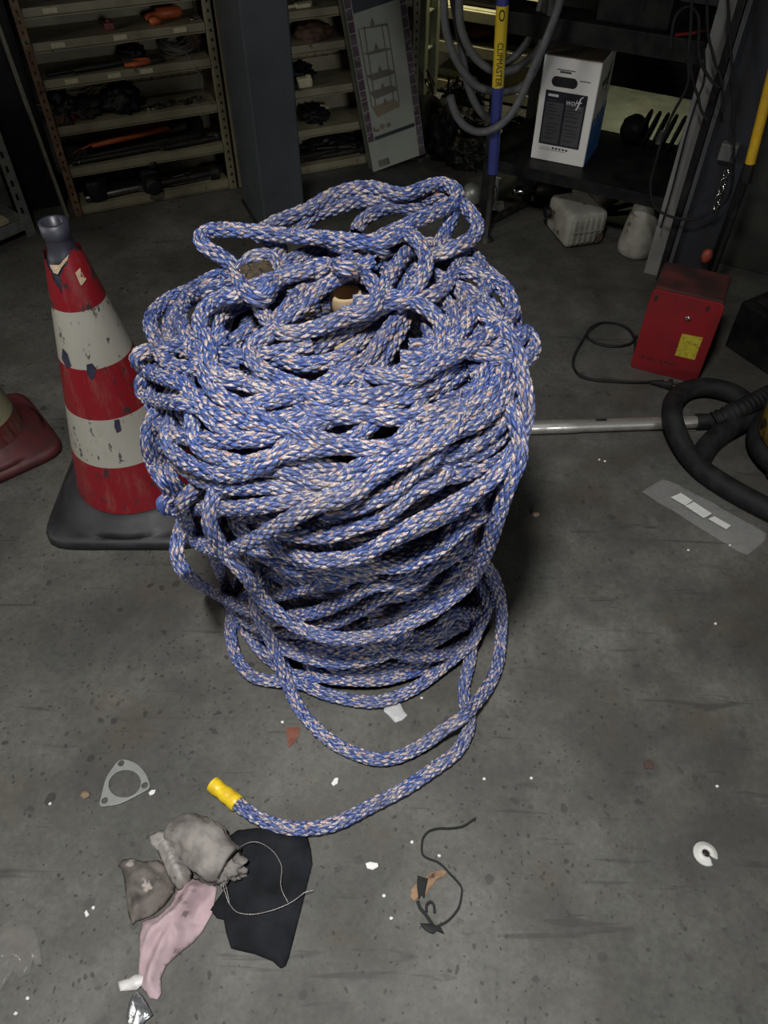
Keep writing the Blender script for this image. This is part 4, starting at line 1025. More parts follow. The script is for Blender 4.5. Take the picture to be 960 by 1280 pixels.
# ---- hanging hose, blue pole
HN = Vector((.15, -1, 0)).normalized(); H0 = G(604, 278) + Vector((0, -.10, 0))
def hp(x, y, o=0.0): return ONP(x, y, H0 + HN * o, HN)
hose = thing('coiled_hose', 'grey rubber hose hanging in loose loops over the black rack post', 'hose', (hp(620, 60).x, hp(620, 60).y, .30))
loops = [([(553,-90),(553,-40),(555,0),(557,35),(566,66),(579,89),(597,108),(623,115),(646,112),(660,101),(672,77),(679,47),(684,0),(687,-40),(686,-90)], -.04),
 ([(575,-90),(573,-40),(574,0),(575,28),(583,54),(597,75),(618,89),(642,87),(660,75),(675,58),(686,23),(690,0),(693,-40),(692,-90)], -.012),
 ([(563,120),(567,136),(578,155),(597,165),(618,161),(637,145),(651,122),(665,89),(679,58),(693,23),(700,0),(705,-40),(703,-90)], .065),
 ([(566,-90),(564,-40),(567,0),(574,40),(583,98),(595,131),(612,150),(628,157)], -.066),
 ([(630,80),(642,72),(653,61),(664,43),(672,20),(678,0),(684,-40),(683,-90)], -.07)]
for pts, o in loops:
    mb = MB(); mb.tube(spline([hp(x, y, o) for x, y in pts], .02), .0125, 10); mb.build('hose_loop', M_hose, hose)
mb = MB(); pk = [hp(x, -92, o) for x, o in ((550, 0), (620, .02), (706, 0))]; mb.tube([pk[0], pk[1], pk[2]], .009, 8); pb_ = hp(612, -92, 0); mb.tube([pb_, Vector((RO.x, RO.y, pb_.z))], .008, 8); mb.build('hanger', M_dark, hose)
pole_b = hp(616, 216, .03); pole_t = hp(632, -60, .03)
ax_ = (pole_t - pole_b).normalized()
pole = thing('blue_pole', 'blue pole with a yellow printed sticker standing in front of the rack post', 'pole', (pole_b.x, pole_b.y, 0))
M_bp = mat('blue pole paint', (.045, .055, .24), (.035, .045, .18), 12, .4)
mb = MB(); mb.tube([pole_b, pole_b.lerp(pole_t, .5), pole_t], .0185, 16); mb.build('shaft', M_bp, pole)
mb = MB(); mb.tube([Vector((pole_b.x, pole_b.y, 0)), Vector((pole_b.x, pole_b.y, .02)), pole_b - ax_ * .03, pole_b + ax_ * .004], [.03, .012, .012, .012], 12); mb.build('foot', M_dark, pole)
def pole_at(y):
    lo, hi = 0.0, 1.0
    for _ in range(40):
        m_ = (lo + hi) / 2
        if PX(pole_b.lerp(pole_t, m_))[1] > y: lo = m_
        else: hi = m_
    return pole_b.lerp(pole_t, lo)
s0, s1 = pole_at(108), pole_at(6)
mb = MB(); mb.tube([s0, s0.lerp(s1, .5), s1], .0189, 16, caps=False); M_stk = mat('yellow sticker', (.72, .52, .03), (.64, .44, .02), 30, .45)
mb.build('sticker', M_stk, pole)
toc = (CAM - s0); toc -= ax_ * toc.dot(ax_); toc.normalize()
tx0, tx1 = pole_at(106), pole_at(50); mid = (tx0 + tx1) / 2 + toc * .0192
TMx = face_frame(mid, -ax_, toc.cross(-ax_))
mb = MB(); mb.text('CLIPMASTER', .026, TMx, M_ink, (tx1 - tx0).length * .97, .0003); 
mb.build('lettering', M_ink, pole); mb = MB()
c0 = pole_at(17) + toc * .0192; TM2 = face_frame(c0, -ax_, toc.cross(-ax_)); mb.add([(.016 * math.cos(t) * r_, .009 * math.sin(t) * r_, .0003) for r_ in (1, .7) for t in np.linspace(0, 6.283, 17)[:-1]], [(i, (i + 1) % 16, 16 + (i + 1) % 16, 16 + i) for i in range(16)], TM2, M_ink)
mb.build('logo', M_ink, pole)
# jack-like fitting at the foot of the rack
c = G(594, 262); M = frame(c, A)
t = thing('trolley_jack', 'dark metal jack with steel ring and dome at the foot of the black rack', 'jack', c)
mb = MB(); mb.box((.0, .03, .012), (.16, .12, .024), M, bev=.004); mb.build('base', M_dark, t)
mb = MB(); mb.lathe([(.045, .024), (.043, .05), (.03, .075), (.012, .085), (0, .086)], 20, M @ Matrix.Translation((-.03, .03, 0))); mb.build('dome', M_galv, t)
mb = MB(); mb.tube([M @ Vector((.045 + .032 * math.cos(f), .0, .075 + .045 * math.sin(f))) for f in np.linspace(0, 6.283, 19)[:-1]], .007, 8, True); mb.build('ring', M_steel, t)
mb = MB(); mb.prism([(.0, 0), (.10, -.01), (.06, .07), (.0, .05)], .024, .030, M @ Matrix.Translation((.03, -.01, 0))); mb.build('plate', M_galv, t)
mb = MB(); mb.box((.05, .05, .13), (.07, .05, .006), M, bev=.002); mb.box((.05, .07, .08), (.02, .01, .11), M); mb.build('bracket', M_galv, t)
# ---- things under the rack shelf
c = G(705, 312); jx = (G(753, 305) - G(705, 312)).normalized(); M = frame(c, jx)
M_can = mat('grimy white plastic', (.34, .33, .28), (.22, .21, .175), 16, .6, c3=(.10, .06, .05), s3=14, t3=.60)
t = thing('plastic_canister', 'grimy white ribbed plastic canister lying under the black rack shelf', 'canister', c)
mb = MB(); mb.box((.075, .085, .066), (.155, .185, .128), M, bev=.022, seg=3); mb.build('body', M_can, t)
for k in range(6):
    mb = MB(); mb.box((.022 + k * .021, -.009, .066), (.011, .008, .09), M, bev=.003); mb.build('rib', M_can, t)
mb = MB(); mb.box((.075, -.0125, .066), (.12, .004, .006), M); mb.build('seam', M_can, t)
mb = MB(); mb.lathe([(.02, 0), (.02, .02), (.017, .023), (0, .023)], 16, M @ Matrix.Translation((-.0, .15, .07)) @ Matrix.Rotation(R(-90), 4, 'Y')); mb.build('cap', M_black, t)
c = G(789, 322); M = frame(c + B * .05, A)
t = thing('plastic_jug', 'grimy tapered plastic jug with dark neck beside the grey flanged column', 'jug', c + B * .05)
mb = MB(); mb.lathe([(0, 0), (.058, 0), (.066, .006), (.067, .03), (.058, .10), (.046, .165), (.036, .185), (.024, .195), (.024, .205)], 26, M); mb.build('body', M_can, t)
mb = MB(); mb.lathe([(.027, .196), (.030, .200), (.030, .225), (.024, .23), (0, .23)], 18, M); mb.build('cap', M_black, t)
mb = MB(); mb.tube([M @ Vector(p) for p in ((-.040, 0, .175), (-.055, 0, .20), (-.030, 0, .222), (-.02, 0, .215))], .008, 8); mb.build('handle', M_can, t)
c = G(690, 258) + B * .05; M = frame(c, (A + B * .6).normalized())
t = thing('bottle_jack', 'dark hydraulic cylinder with a shiny sleeve under the rack shelf', 'jack', c)
mb = MB(); mb.lathe([(0, -.11), (.03, -.11), (.03, .02), (.022, .03), (0, .03)], 18, M @ Matrix.Translation((.02, 0, .045)) @ Matrix.Rotation(R(90), 4, 'Y')); mb.box((.0, 0, .008), (.16, .08, .016), M, bev=.003); mb.build('cylinder', M_dark, t)
mb = MB(); mb.lathe([(0, -.20), (.017, -.20), (.020, -.195), (.020, -.11), (0, -.11)], 16, M @ Matrix.Translation((.02, 0, .045)) @ Matrix.Rotation(R(90), 4, 'Y')); mb.build('sleeve', M_chrome, t)
c = G(748, 262) + B * .05; M = frame(c, A); mb = MB(); mb.lathe([(0, 0), (.05, 0), (.062, .01), (.062, .05), (.05, .06), (.03, .06), (.03, .03), (0, .03)], 24, M); tag(mb.build('brake_drum', mat('rusty brown casting', (.10, .08, .05), (.15, .125, .09), 30, .7), loc=c), 'rusty brown drum under the rack shelf behind the ribbed canister', 'drum')
c = G(790, 268) + B * .04; mb = MB(); p = [G(765, 262, .02) + B * .02, G(790, 255, .03) + B * .02, G(812, 250, .03) + B * .02]; mb.tube(p, [.014, .016, .012], 10); tag(mb.build('exhaust_stub', mat('rusty brown casting', (0, 0, 0)), loc=(p[1].x, p[1].y, 0)), 'rusty pipe stub between the canister and the jug', 'pipe')
c = G(672, 236) + B * .12; M = frame(c, B); mb = MB(); mb.lathe([(.030, -.03), (.085, -.035), (.095, -.02), (.095, .02), (.085, .035), (.030, .03), (.030, -.03)], 28, M @ Matrix.Translation((0, 0, .095)) @ Matrix.Rotation(R(90), 4, 'Y')); tag(mb.build('wheel', M_rub, loc=c), 'small dark rubber wheel standing under the rack shelf', 'wheel')
# ================================================================ grey flanged column on the right with cables
KO = G(802, 345); KM = frame(KO, A)
col = thing('steel_post', 'dark steel column with a pale grey flange behind the red box', 'post', KO)
M_fl = mat('pale grey flange', (.21, .205, .195), (.15, .147, .14), 8, .5)
mb = MB(); mb.box((.024, .03, .75), (.048, .012, 1.5), KM, bev=.002); mb.build('flange', M_fl, col)
mb = MB(); mb.box((.125, .06, .75), (.155, .10, 1.5), KM, bev=.006); mb.build('column', mat('dark blue column paint', (.026, .028, .034), (.018, .019, .022), 10, .5), col)
mb = MB(); mb.box((.061, .004, .75), (.022, .018, 1.5), KM, bev=.004); mb.build('cable_duct', M_black, col)
mb = MB(); mb.box((.082, -.002, .75), (.014, .014, 1.5), KM, bev=.003); mb.build('cable_duct', mat('grey duct', (.07, .07, .075), (.05, .05, .055), 12, .5), col)
mb = MB(); mb.box((.15, -.004, .46), (.05, .03, .05), KM, bev=.004); mb.build('junction_box', mat('grey box', (.13, .13, .13), None, rough=.5), col)
def kp(x, y, o=.035): return ONP(x, y, KO - B * o, B)
cabs = [('long black cable hanging in a deep loop across the grey flanged column', [(870,-60),(865,0),(863,42),(860,70),(861,98),(856,115),(846,133),(836,153),(825,183),(819,205),(813,230),(816,254),(826,265),(843,272),(867,274),(890,265),(907,252),(915,230),(917,197),(918,150),(916,100),(912,40),(908,-40)], .06, .0042),
 ('short cable crossing the pale flange near the picture top', [(886,-40),(884,0),(885,42),(890,63),(894,80),(902,100),(903,140)], .035, .0042),
 ('cable arching above the black rack beside the pale flange', [(838,60),(842,28),(850,13),(862,8),(871,16),(874,30),(873,60),(876,78),(883,92),(892,104),(900,110)], .045, .0045),
 ('cable crossing the flange beside the ribbed motor', [(862,60),(866,100),(873,122),(876,137),(884,150)], .04, .0042),
 ('thin cable running down along the pale flange', [(880,60),(881,85),(880,102),(872,124),(861,158),(851,195),(838,245),(826,285)], .03, .0034)]
for lb, pts, o, r in cabs:
    mb = MB(); P = spline([kp(x, y, o) for x, y in pts], .015); mb.tube(P, r, 7)
    tag(mb.build('cable', M_rub), lb, 'cable', 'cables on the grey flanged column')
c = kp(900, 238, .07); t = thing('chain', 'short shiny chain with a hook hanging beside the cable loop', 'chain', c)
pp = [kp(x, y, .08) for x, y in ((909, 212), (906, 222), (903, 232), (900, 242), (897, 252), (894, 262))]
for i in range(5):
    a_, b_ = pp[i], pp[i + 1]; d = (b_ - a_); L_ = d.length * .62; d.normalize(); w = d.cross(Vector((.3, -.8, .4)) if i % 2 else Vector((.8, .3, .4))).normalized(); m_ = (a_ + b_) / 2
    mb = MB(); mb.tube([m_ + d * L_ * math.cos(f) + w * .009 * math.sin(f) for f in np.linspace(0, 6.283, 13)[:-1]], .0032, 6, True); mb.build('link', M_chrome, t)
mb = MB(); mb.tube([pp[0], pp[0] + Vector((0, 0, .06)), kp(912, 150, .06)], .002, 6); mb.build('wire', M_rub, t)
# yellow handle and what stands about it
y0, y1 = kp(937, 206, .10), kp(966, 90, .10); dy = (y1 - y0)
t = thing('jack_handle', 'yellow pole with black grip leaning right of the dark column', 'handle', (y0.x, y0.y, 0))
mb = MB(); mb.tube([y0, y0 + dy * .5, y0 + dy * 2.2], .014, 14); mb.build('shaft', M_yellow, t)
g1 = y0 - dy.normalized() * .05; mb = MB(); mb.tube([y0 + dy * .02, y0, g1], [.015, .016, .016], 14); mb.tube([g1, Vector((g1.x + .0, g1.y, .012))], .009, 10); mb.tube([Vector((g1.x, g1.y, .014)), Vector((g1.x, g1.y, 0))], .04, 14); mb.build('grip', M_black, t)
y0, y1 = kp(951, 34, -.10), kp(961, 0, -.10); dy = y1 - y0
mb = MB(); mb.tube([y0, y0 + dy * 4], .007, 10); mb.tube([y0 + dy * .1, y0 + dy * .1 + B * .11], .005, 8)
tag(mb.build('yellow_rod', M_yellow, loc=(y0.x, y0.y, 0)), 'thin yellow rod hung on the tool board above the yellow pole', 'rod')
# dark machine right of the red box
QO = G(905, 432); qx = (G(958, 468) - QO).normalized(); QM = frame(QO, qx)
t = thing('machine_base', 'black machine base on the floor right of the red box', 'machine', QO)
mb = MB(); mb.box((.28, .19, .08), (.56, .38, .16), QM, bev=.006); mb.build('body', M_black, t)
mb = MB(); mb.box((.28, .19, .165), (.50, .32, .012), QM, bev=.003); mb.build('top_plate', M_dark, t)
c = QM @ Vector((.13, .06, .172)); M = frame(c, qx); mb = MB(); mb.box((0, 0, .004), (.045, .016, .008), M, bev=.002); tag(mb.build('latch', mat('grey plastic', (.25, .26, .26), None, rough=.4), loc=c), 'small grey plate on top of the black machine base', 'plate')
p0, p1 = QM @ Vector((-.03, .20, .23)), QM @ Vector((.5, .30, .25)); mb = MB(); mb.tube([p0, p1], .016, 10)
for s in (.12, .40): mb.box((s, .23 + s * .1, .20), (.02, .03, .07), QM)
tag(mb.build('drawbar', mat('brownish steel', (.12, .11, .09), (.07, .065, .055), 30, .5, .4)), 'brownish steel bar resting above the black machine base', 'bar')
c = QM @ Vector((.14, .40, 0)); M = frame(c, qx)
t = thing('engine_hoist', 'dark machine with hoses and a red knob in the shade right of the column', 'machine', c)
mb = MB(); mb.box((.18, .16, .22), (.42, .28, .44), M, bev=.02); mb.blob((.05, .05, .47), (.12, .10, .09), 61, .35, 2, 3, None, M); mb.blob((.27, .12, .49), (.13, .12, .08), 62, .35, 2, 3, None, M); mb.build('body', M_black, t)
mb = MB(); mb.tube(spline([M @ Vector(p) for p in ((.0, -.01, .40), (-.02, -.06, .36), (.03, -.09, .30), (.07, -.07, .24), (.05, -.03, .20))], .01), .013, 10); mb.build('hose', mat('grey brown hose', (.12, .105, .08), (.08, .07, .055), 30, .6), t)
mb = MB(); kc_ = kp(884, 320, .02); mb.blob(kc_, (.018, .018, .026), 63, .1, 1, 2); mb.tube([kc_, kc_ + B * .12], .006, 8); mb.build('knob', mat('red knob', (.35, .06, .035), None, rough=.5), t)
for k, (x, y, m, lb) in enumerate(((950, 95, M_tag, 'pale pink block among the clutter beside the yellow pole'), (923, 143, M_tag, 'yellowish fitting hanging left of the yellow pole'), (932, 157, M_tag, 'slanting yellowish fitting left of the yellow pole'), (924, 188, mat('pale pink plastic', (.42, .33, .28), None, rough=.5), 'pale pink cup at the lower end of the yellow pole'))):
    c = kp(x, y, -.05); M = frame(c, A) @ Matrix.Rotation(R((0, 15, 50, 0)[k]), 4, 'Y'); mb = MB()
    if k in (0, 3): mb.lathe([(0, -.014), (.020, -.014), (.022, .012), (.016, .016), (0, .016)], 14, M)
    else: mb.box((0, 0, 0), (.012, .014, .05), M, bev=.003); mb.lathe([(0, -.012), (.012, -.012), (.012, 0), (0, 0)], 10, M)
    mb.tube([c, c + B * .22 + Vector((0, 0, .01))], .004, 6)
    tag(mb.build('fitting', m), lb, 'fitting')
c = kp(925, 130, -.20); M = frame((c.x, c.y, 0), A); mb = MB(); mb.box((.20, .03, .55), (.40, .03, 1.1), M, bev=.004)
for i in range(10):
    for j in range(6): mb.box((.04 + j * .06, .0125, .3 + i * .07), (.008, .006, .008), M, m=None)
tag(mb.build('tool_board', mat('dark green board', (.05, .055, .04), (.03, .033, .026), 9, .7)), 'dark upright tool board behind the yellow pole', 'board')
# ================================================================ far racks in the lamplight behind
r0, r1 = G(537, 103, .03), G(583, 112, .03); fx = (r1 - r0).normalized(); FMx = frame((r0.x, r0.y, 0), fx)
def far_rack(o, s1, dep, zz, m, lab, hgt=1.3, nm='upright'):
    M = frame(o, fx); t = thing('metal_rack', lab, 'rack', o)
    for s in (0, s1):
        for d in (0, dep):
            mb = MB(); mb.box((s, d, hgt / 2), (.034, .034, hgt), M, bev=.002); mb.build('post', m, t)
    for z in zz:
        mb = MB(); mb.box((s1 / 2, 0, z), (s1, .03, .045), M, bev=.002); mb.build('beam', m, t)
        mb = MB(); mb.box((s1 / 2, dep / 2, z + .024), (s1, dep, .006), M); mb.build('shelf', m, t)
    return M
def fz(x, y): return ONP(x, y, (r0.x, r0.y, 0), Vector((-fx.y, fx.x, 0))).z
zz = [.035, fz(560, 58), fz(580, 18)]; print('far rack z', zz)
FR = far_rack((r0.x, r0.y, 0), .62, .35, zz, M_cream, 'cream painted rack behind the hanging hose')
FO2 = G(527, 128); FR2 = far_rack((FO2.x - fx.x * .62, FO2.y - fx.y * .62, 0), .62, .12, [zz[0], zz[1] * .95, zz[2]], M_green, 'grey green rack just behind the flat carton')
def far_item(name, lab, cat, M, p, d, m, sd, box=False):
    c = M @ Vector(p); mb = MB(); MM = frame(c, fx)
    if box: mb.box((0, 0, d[2]), (d[0] * 2, d[1] * 2, d[2] * 2), MM, bev=min(d) * .3); mb.lathe([(d[0] * .3, d[2] * 2), (d[0] * .3, d[2] * 2.2), (0, d[2] * 2.2)], 12, MM)
    else: mb.blob((0, 0, d[2] * .7), d, sd, .3, 2, 3, 0, MM)
    return tag(mb.build(name, m, loc=c), lab, cat)
s = .0275
far_item('engine_cover', 'dark red plastic cover on the cream rack behind the hose', 'cover', FR, (.22, .10, zz[1] + s), (.09, .08, .055), mat('dark red cover', (.16, .03, .03), (.10, .02, .02), 20, .5), 71)
far_item('starter_motor', 'black motor part left of the red cover on the cream rack', 'part', FR, (.09, .12, zz[1] + s), (.05, .07, .05), M_black, 72)
far_item('battery', 'black block at the right end of the cream rack shelf', 'battery', FR, (.42, .12, zz[1] + s), (.07, .06, .05), M_black, 73, True)
far_item('exhaust_part', 'dark elongated part on the bottom shelf of the cream rack', 'part', FR, (.24, .08, zz[0] + s), (.11, .05, .04), M_dark, 74)
far_item('sheet_stack', 'pale stack of sheets on the bottom shelf of the cream rack', 'stack', FR, (.10, .10, zz[0] + s), (.07, .08, .018), M_cream, 75, True)
far_item('white_bottle', 'small white bottle on the cream rack behind the hanging hose', 'bottle', FR, (.12, .03, zz[1] + .07 + s), (.014, .014, .02), M_white, 76, True)
far_item('parts_bin', 'black bin on the top shelf of the cream rack', 'bin', FR, (.25, .12, zz[2] + s), (.14, .09, .06), M_black, 77, True)
far_item('black_case', 'black case on the grey green rack beside the flat carton', 'case', FR2, (.52, .06, zz[1] + .02), (.05, .06, .06), M_black, 78, True)
far_item('black_pulley', 'round black part on the lower shelf of the grey green rack', 'part', FR2, (.54, .06, zz[0] + s), (.05, .06, .045), M_black, 79)
for k, (x, y, w) in enumerate(((642, 108, .028), (758, 62, .03), (800, 62, .03))):
    c = AY(x, y, (4.85, 4.4, 4.5)[k]); mb = MB(); M = frame((c.x, c.y, 0), fx); mb.box((0, 0, .7), (w, w, 1.4), M, bev=.002); mb.box((0, 0, .004), (w * 2.6, w * 2.6, .008), M); tag(mb.build('rack_post', M_cream, loc=(c.x, c.y, 0)), ['slim cream post between the hose loops and the box', 'slim cream post rising behind the left part of the white box', 'slim cream post rising behind the right part of the white box'][k], 'post')
c = AY(658, 14, 5.1); M = frame((c.x, c.y, 0), fx)
t = thing('wooden_crate', 'tall tan wooden crate far behind the black rack', 'crate', (c.x, c.y, 0))
for k in range(4):
    mb = MB(); mb.box((-.11 + k * .075, 0, .5), (.066, .03, 1.0), M, bev=.003); mb.build('board', mat('tan boards', (.40, .26, .11), (.30, .19, .08), 10, .7), t)
mb = MB(); mb.box((.0, .03, .3), (.3, .03, .06), M); mb.box((0, .03, .8), (.3, .03, .06), M); mb.box((0, .1, .03), (.3, .2, .06), M); mb.build('batten', mat('tan boards', (0, 0, 0)), t)
c = AY(850, 12, 4.95); M = frame((c.x, c.y, 0), fx); mb = MB(); mb.box((0, 0, .65), (.55, .02, 1.3), M, bev=.003); mb.box((-.2, -.012, .65), (.01, .006, 1.2), M); mb.box((.1, -.012, .65), (.01, .006, 1.2), M); tag(mb.build('sheet_metal', mat('blue grey panel', (.22, .25, .27), (.17, .19, .21), 5, .5)), 'blue grey sheet panel standing far behind the rack and column', 'panel')
# low dark clutter between the carton and the rack
for k, (x, y, d, m, nm, lb, cat) in enumerate([(552, 178, (.055, .055, .12), M_black, 'rubber_boot', 'black upright lump of rubber right of the flat carton', 'boot'), (580, 188, (.09, .075, .06), M_dark, 'parts_heap', 'low dark heap of parts under the hanging hose', 'parts'), (598, 152, (.08, .08, .07), M_dark, 'engine_part', 'dark engine part behind the free hose end', 'part'), (578, 118, (.09, .08, .08), M_black, 'gear_case', 'black gear case behind the low heap of parts', 'part'), (648, 160, (.08, .07, .08), M_dark, 'pump', 'dark pump left of the white box behind the blue pole', 'pump')]):
    c = G(x, y + 18); M = frame(c, A); mb = MB(); mb.blob((0, 0, d[2] * .6), d, 80 + k, .55, 3.0, 4, 0, M)
    for j in range(6):
        f0 = random.uniform(0, 6); mb.tube(spline([M @ Vector((d[0] * .9 * math.cos(f0 + q), d[1] * .9 * math.sin(f0 + q), d[2] * (1.1 + .25 * math.sin(q * 2 + j)))) for q in np.linspace(0, 3.2, 7)], .01), .004, 6)
    tag(mb.build(nm, m, loc=c), lb, cat)
for k, (x, y, r) in enumerate(((534, 150, .10), (556, 128, .06))):
    c = G(x, y + 30); M = frame(c, fx); mb = MB(); mb.lathe([(r * .45, -.03), (r * .9, -.035), (r, -.02), (r, .02), (r * .9, .035), (r * .45, .03), (r * .45, -.03)], 28, M @ Matrix.Translation((0, 0, r)) @ Matrix.Rotation(R(75), 4, 'Y')); tag(mb.build('wheel', M_rub, loc=c), ['black rubber wheel standing right of the flat carton', 'smaller black wheel behind the rubber lump'][k], 'wheel')
c = G(556, 150); M = frame(c, A); mb = MB()
for j in range(9):
    x_ = random.uniform(-.10, .16); mb.tube(spline([M @ Vector(p) for p in ((x_, 0, .0), (x_ + random.uniform(-.02, .02), .01, .10), (x_ + random.uniform(-.04, .04), -.01, .16 + random.uniform(0, .05)), (x_ + random.uniform(-.05, .05), .0, .14))], .01), .004, 6)
mb.box((.03, 0, .03), (.30, .10, .06), M, bev=.01)
tag(mb.build('hook_stand', M_dark, loc=c), 'low dark stand with bent wire hooks behind the free hose end', 'stand')
# ================================================================ red charger, cable, vacuum pipe and hose
r0, r1 = G(787.5, 458), G(870, 479); rx = (r1 - r0).normalized(); RW = (r1 - r0).length; XM = frame(r0, rx); rn = Vector((-rx.y, rx.x, 0))
RH = ONP(811, 358.5, r0, rn).z; RDp = .165
box = thing('battery_charger', 'red metal box with a yellow sticker standing on the floor near the column', 'charger', r0)
M_rdark = mat('sooty red top', (.030, .014, .012), (.10, .02, .016), 12, .7)
M_redbox = mat('scratched red enamel', (.21, .010, .014), (.15, .009, .012), 9, .42, c3=(.16, .012, .014), s3=26, t3=.66)
mb = MB(); mb.box((RW / 2, RDp / 2 + .006, RH / 2), (RW - .006, RDp - .01, RH - .004), XM, bev=.008, m=M_rdark); mb.build('case', None, box)
mb = MB(); cr = .016; pts = []
for cx0, cz0, a0 in ((RW - cr, cr, -90), (RW - cr, RH - cr, 0), (cr, RH - cr, 90), (cr, cr, 180)):
    for j in range(6): t_ = R(a0 + 18 * j); pts.append((cx0 + cr * math.cos(t_), cz0 + cr * math.sin(t_)))
XF = face_frame(r0, rx, (0, 0, 1)); mb.prism(pts, -.004, .004, XF, bev=.0015); mb.build('front_panel', M_redbox, box)
def rb(x, y):
    p = ONP(x, y, r0, rn) - r0; return p.dot(rx), p.z
mb = MB(); quad(mb, [rb(844, 443), rb(868.5, 449), rb(879, 421), rb(853, 416)][::1], mat('yellow sticker print', (.42, .36, .03), (.34, .27, .02), 60, .5, c3=(.20, .16, .02), s3=120, t3=.58), .0046, XF); mb.build('sticker', None, box)
for (x, y) in ((820.5, 372), (885, 385)):
    c = rb(x, y); mb = MB(); mb.prism([(c[0] - .004, c[1] - .008), (c[0] + .004, c[1] - .008), (c[0] + .004, c[1] + .008), (c[0] - .004, c[1] + .008)], .003, .0046, XF); mb.build('slot', M_ink, box)
c = rb(860, 397.5); mb = MB(); mb.lathe([(.0085, .004), (.0085, .0065), (.005, .009), (0, .0095)], 16, XF @ Matrix.Translation((c[0], c[1], 0))); mb.build('screw', M_chrome, box)
mb = MB()
for i, (x, y, w, hgt) in enumerate(((803, 445, 2.2, 4), (806, 445, 1.2, 3), (809, 447, 2.0, 2.4), (813, 447.5, 2.4, 2.6), (816.5, 449, 1.6, 3), (820, 450, .8, 2), (826, 451, 1.6, 4), (832, 452, 1.8, 3.2), (835.5, 453, 1.6, 2.8), (839, 454, 2.2, 2.6), (843, 455, 1.6, 3))):
    p = [rb(x - w / 2, y - hgt / 2), rb(x - w / 2 + .3, y + hgt / 2), rb(x + w / 2, y + hgt / 2 - .4), rb(x + w / 2 + .5, y - hgt / 2 + .5)]; quad(mb, p, M_ink, .0046, XF)
mb.build('handwriting', None, box)
# power cable with plug
t = thing('power_cable', 'black power cable looped on the floor with its plug below the red box', 'cable', G(760, 440))
pc = [(800,452),(797,440),(790,422),(775,408),(757,404),(742,409),(735,420),(742,429),(757,433),(775,432),(789,427),(792,415)]
pc = [(794,440),(793,424),(785,411),(768,404),(750,404),(737,411),(734,420),(741,427),(756,432),(773,433),(789,429),(796,420)]
pc2 = [(736,413),(727,428),(718,445),(717,459),(726,470),(744,475),(770,477),(797,478),(815,477.5)]
P = spline([G(x, y, .0045 if i > 3 else .005) for i, (x, y) in enumerate(pc[::-1])], .01)
mb = MB(); mb.tube(P, .0042, 7); mb.tube(spline([G(x, y, .006) for x, y in [(750, 404), (737, 413)] + pc2[1:]], .01), .0042, 7); mb.build('cord', M_rub, t)
a_, b_ = G(814, 477.5, .012), G(838, 481, .012); d = (b_ - a_).normalized()
mb = MB(); mb.tube([a_, a_ + d * .02, a_ + d * .045, b_, b_ + d * .004], [.006, .009, .014, .018, .016], 14); mb.build('plug', M_rub, t)
w = Vector((0, 0, 1)).cross(d)
for k in (-1, 1):
    mb = MB(); q = b_ + w * .0095 * k + Vector((0, 0, .004)); mb.tube([q, q + d * .024], .0024, 8); mb.build('pin', M_chrome, t)
mb = MB(); q = b_ + Vector((0, 0, .013)) - d * .012; mb.box((0, 0, 0), (.02, .006, .002), frame(q, d)); mb.build('earth_clip', M_chrome, t)
# chrome suction pipe
p0, p1 = G(585, 537, .02), G(878, 527, .02); d = (p1 - p0).normalized()
t = thing('suction_pipe', 'chrome suction pipe lying on the floor from the rope heap to the black hose', 'pipe', (p0.x, p0.y, 0))
mb = MB(); mb.tube([p0, p0.lerp(p1, .4), p0.lerp(p1, .46), p0.lerp(p1, .47), p1], [.0195, .0195, .0195, .018, .018], 24); mb.build('tube', mat('scuffed chrome pipe', (.60, .57, .52), (.42, .40, .36), 40, .36, .75), t)
mb = MB(); mb.tube([p1 - d * .02, p1 - d * .018, p1 + d * .05, p1 + d * .055, p1 + d * .10], [.0185, .0225, .0225, .020, .020], 18); mb.build('cuff', M_rub, t)
mb = MB(); q = p0.lerp(p1, .56) + Vector((0, 0, .019)); mb.box((0, 0, 0), (.03, .008, .003), frame(q, d), bev=.001); mb.build('catch', M_dark, t)
# vacuum hose
t = thing('vacuum_hose', 'thick black vacuum hose looping over the chrome pipe', 'hose', G(860, 545))
hz = .029
P1 = [(935,505,.03),(920,494,.03),(905,488,.03),(882,484,.03),(858,488,.03),(843,500,.04),(840,518,.065),(846,541,.05),(860,568,.03),(880,589,.03),(908,608,.03),(940,626,.03),(962,637,.03),(1000,655,.03)]
mb = MB(); mb.tube(spline([G(*p) for p in P1], .01), .0275, 16); mb.build('hose_length', M_rub, t)
P3 = [(872,580,.028),(880,564,.03),(892,549,.03),(915,534,.03),(940,523,.03),(965,514,.03),(1000,508,.03)]
mb = MB(); mb.tube(spline([G(*p) for p in P3], .01), .028, 16); mb.build('hose_length', M_rub, t)
P2 = spline([G(*p) for p in ((893,527,.03),(908,520,.045),(925,512,.06),(945,502,.07),(968,491,.08),(1000,478,.10))], .0035)
mb = MB(); mb.tube(P2, [.027 + .0022 * math.sin(i * 1.6) for i in range(len(P2))], 18); mb.build('ribbed_sleeve', M_rub, t)
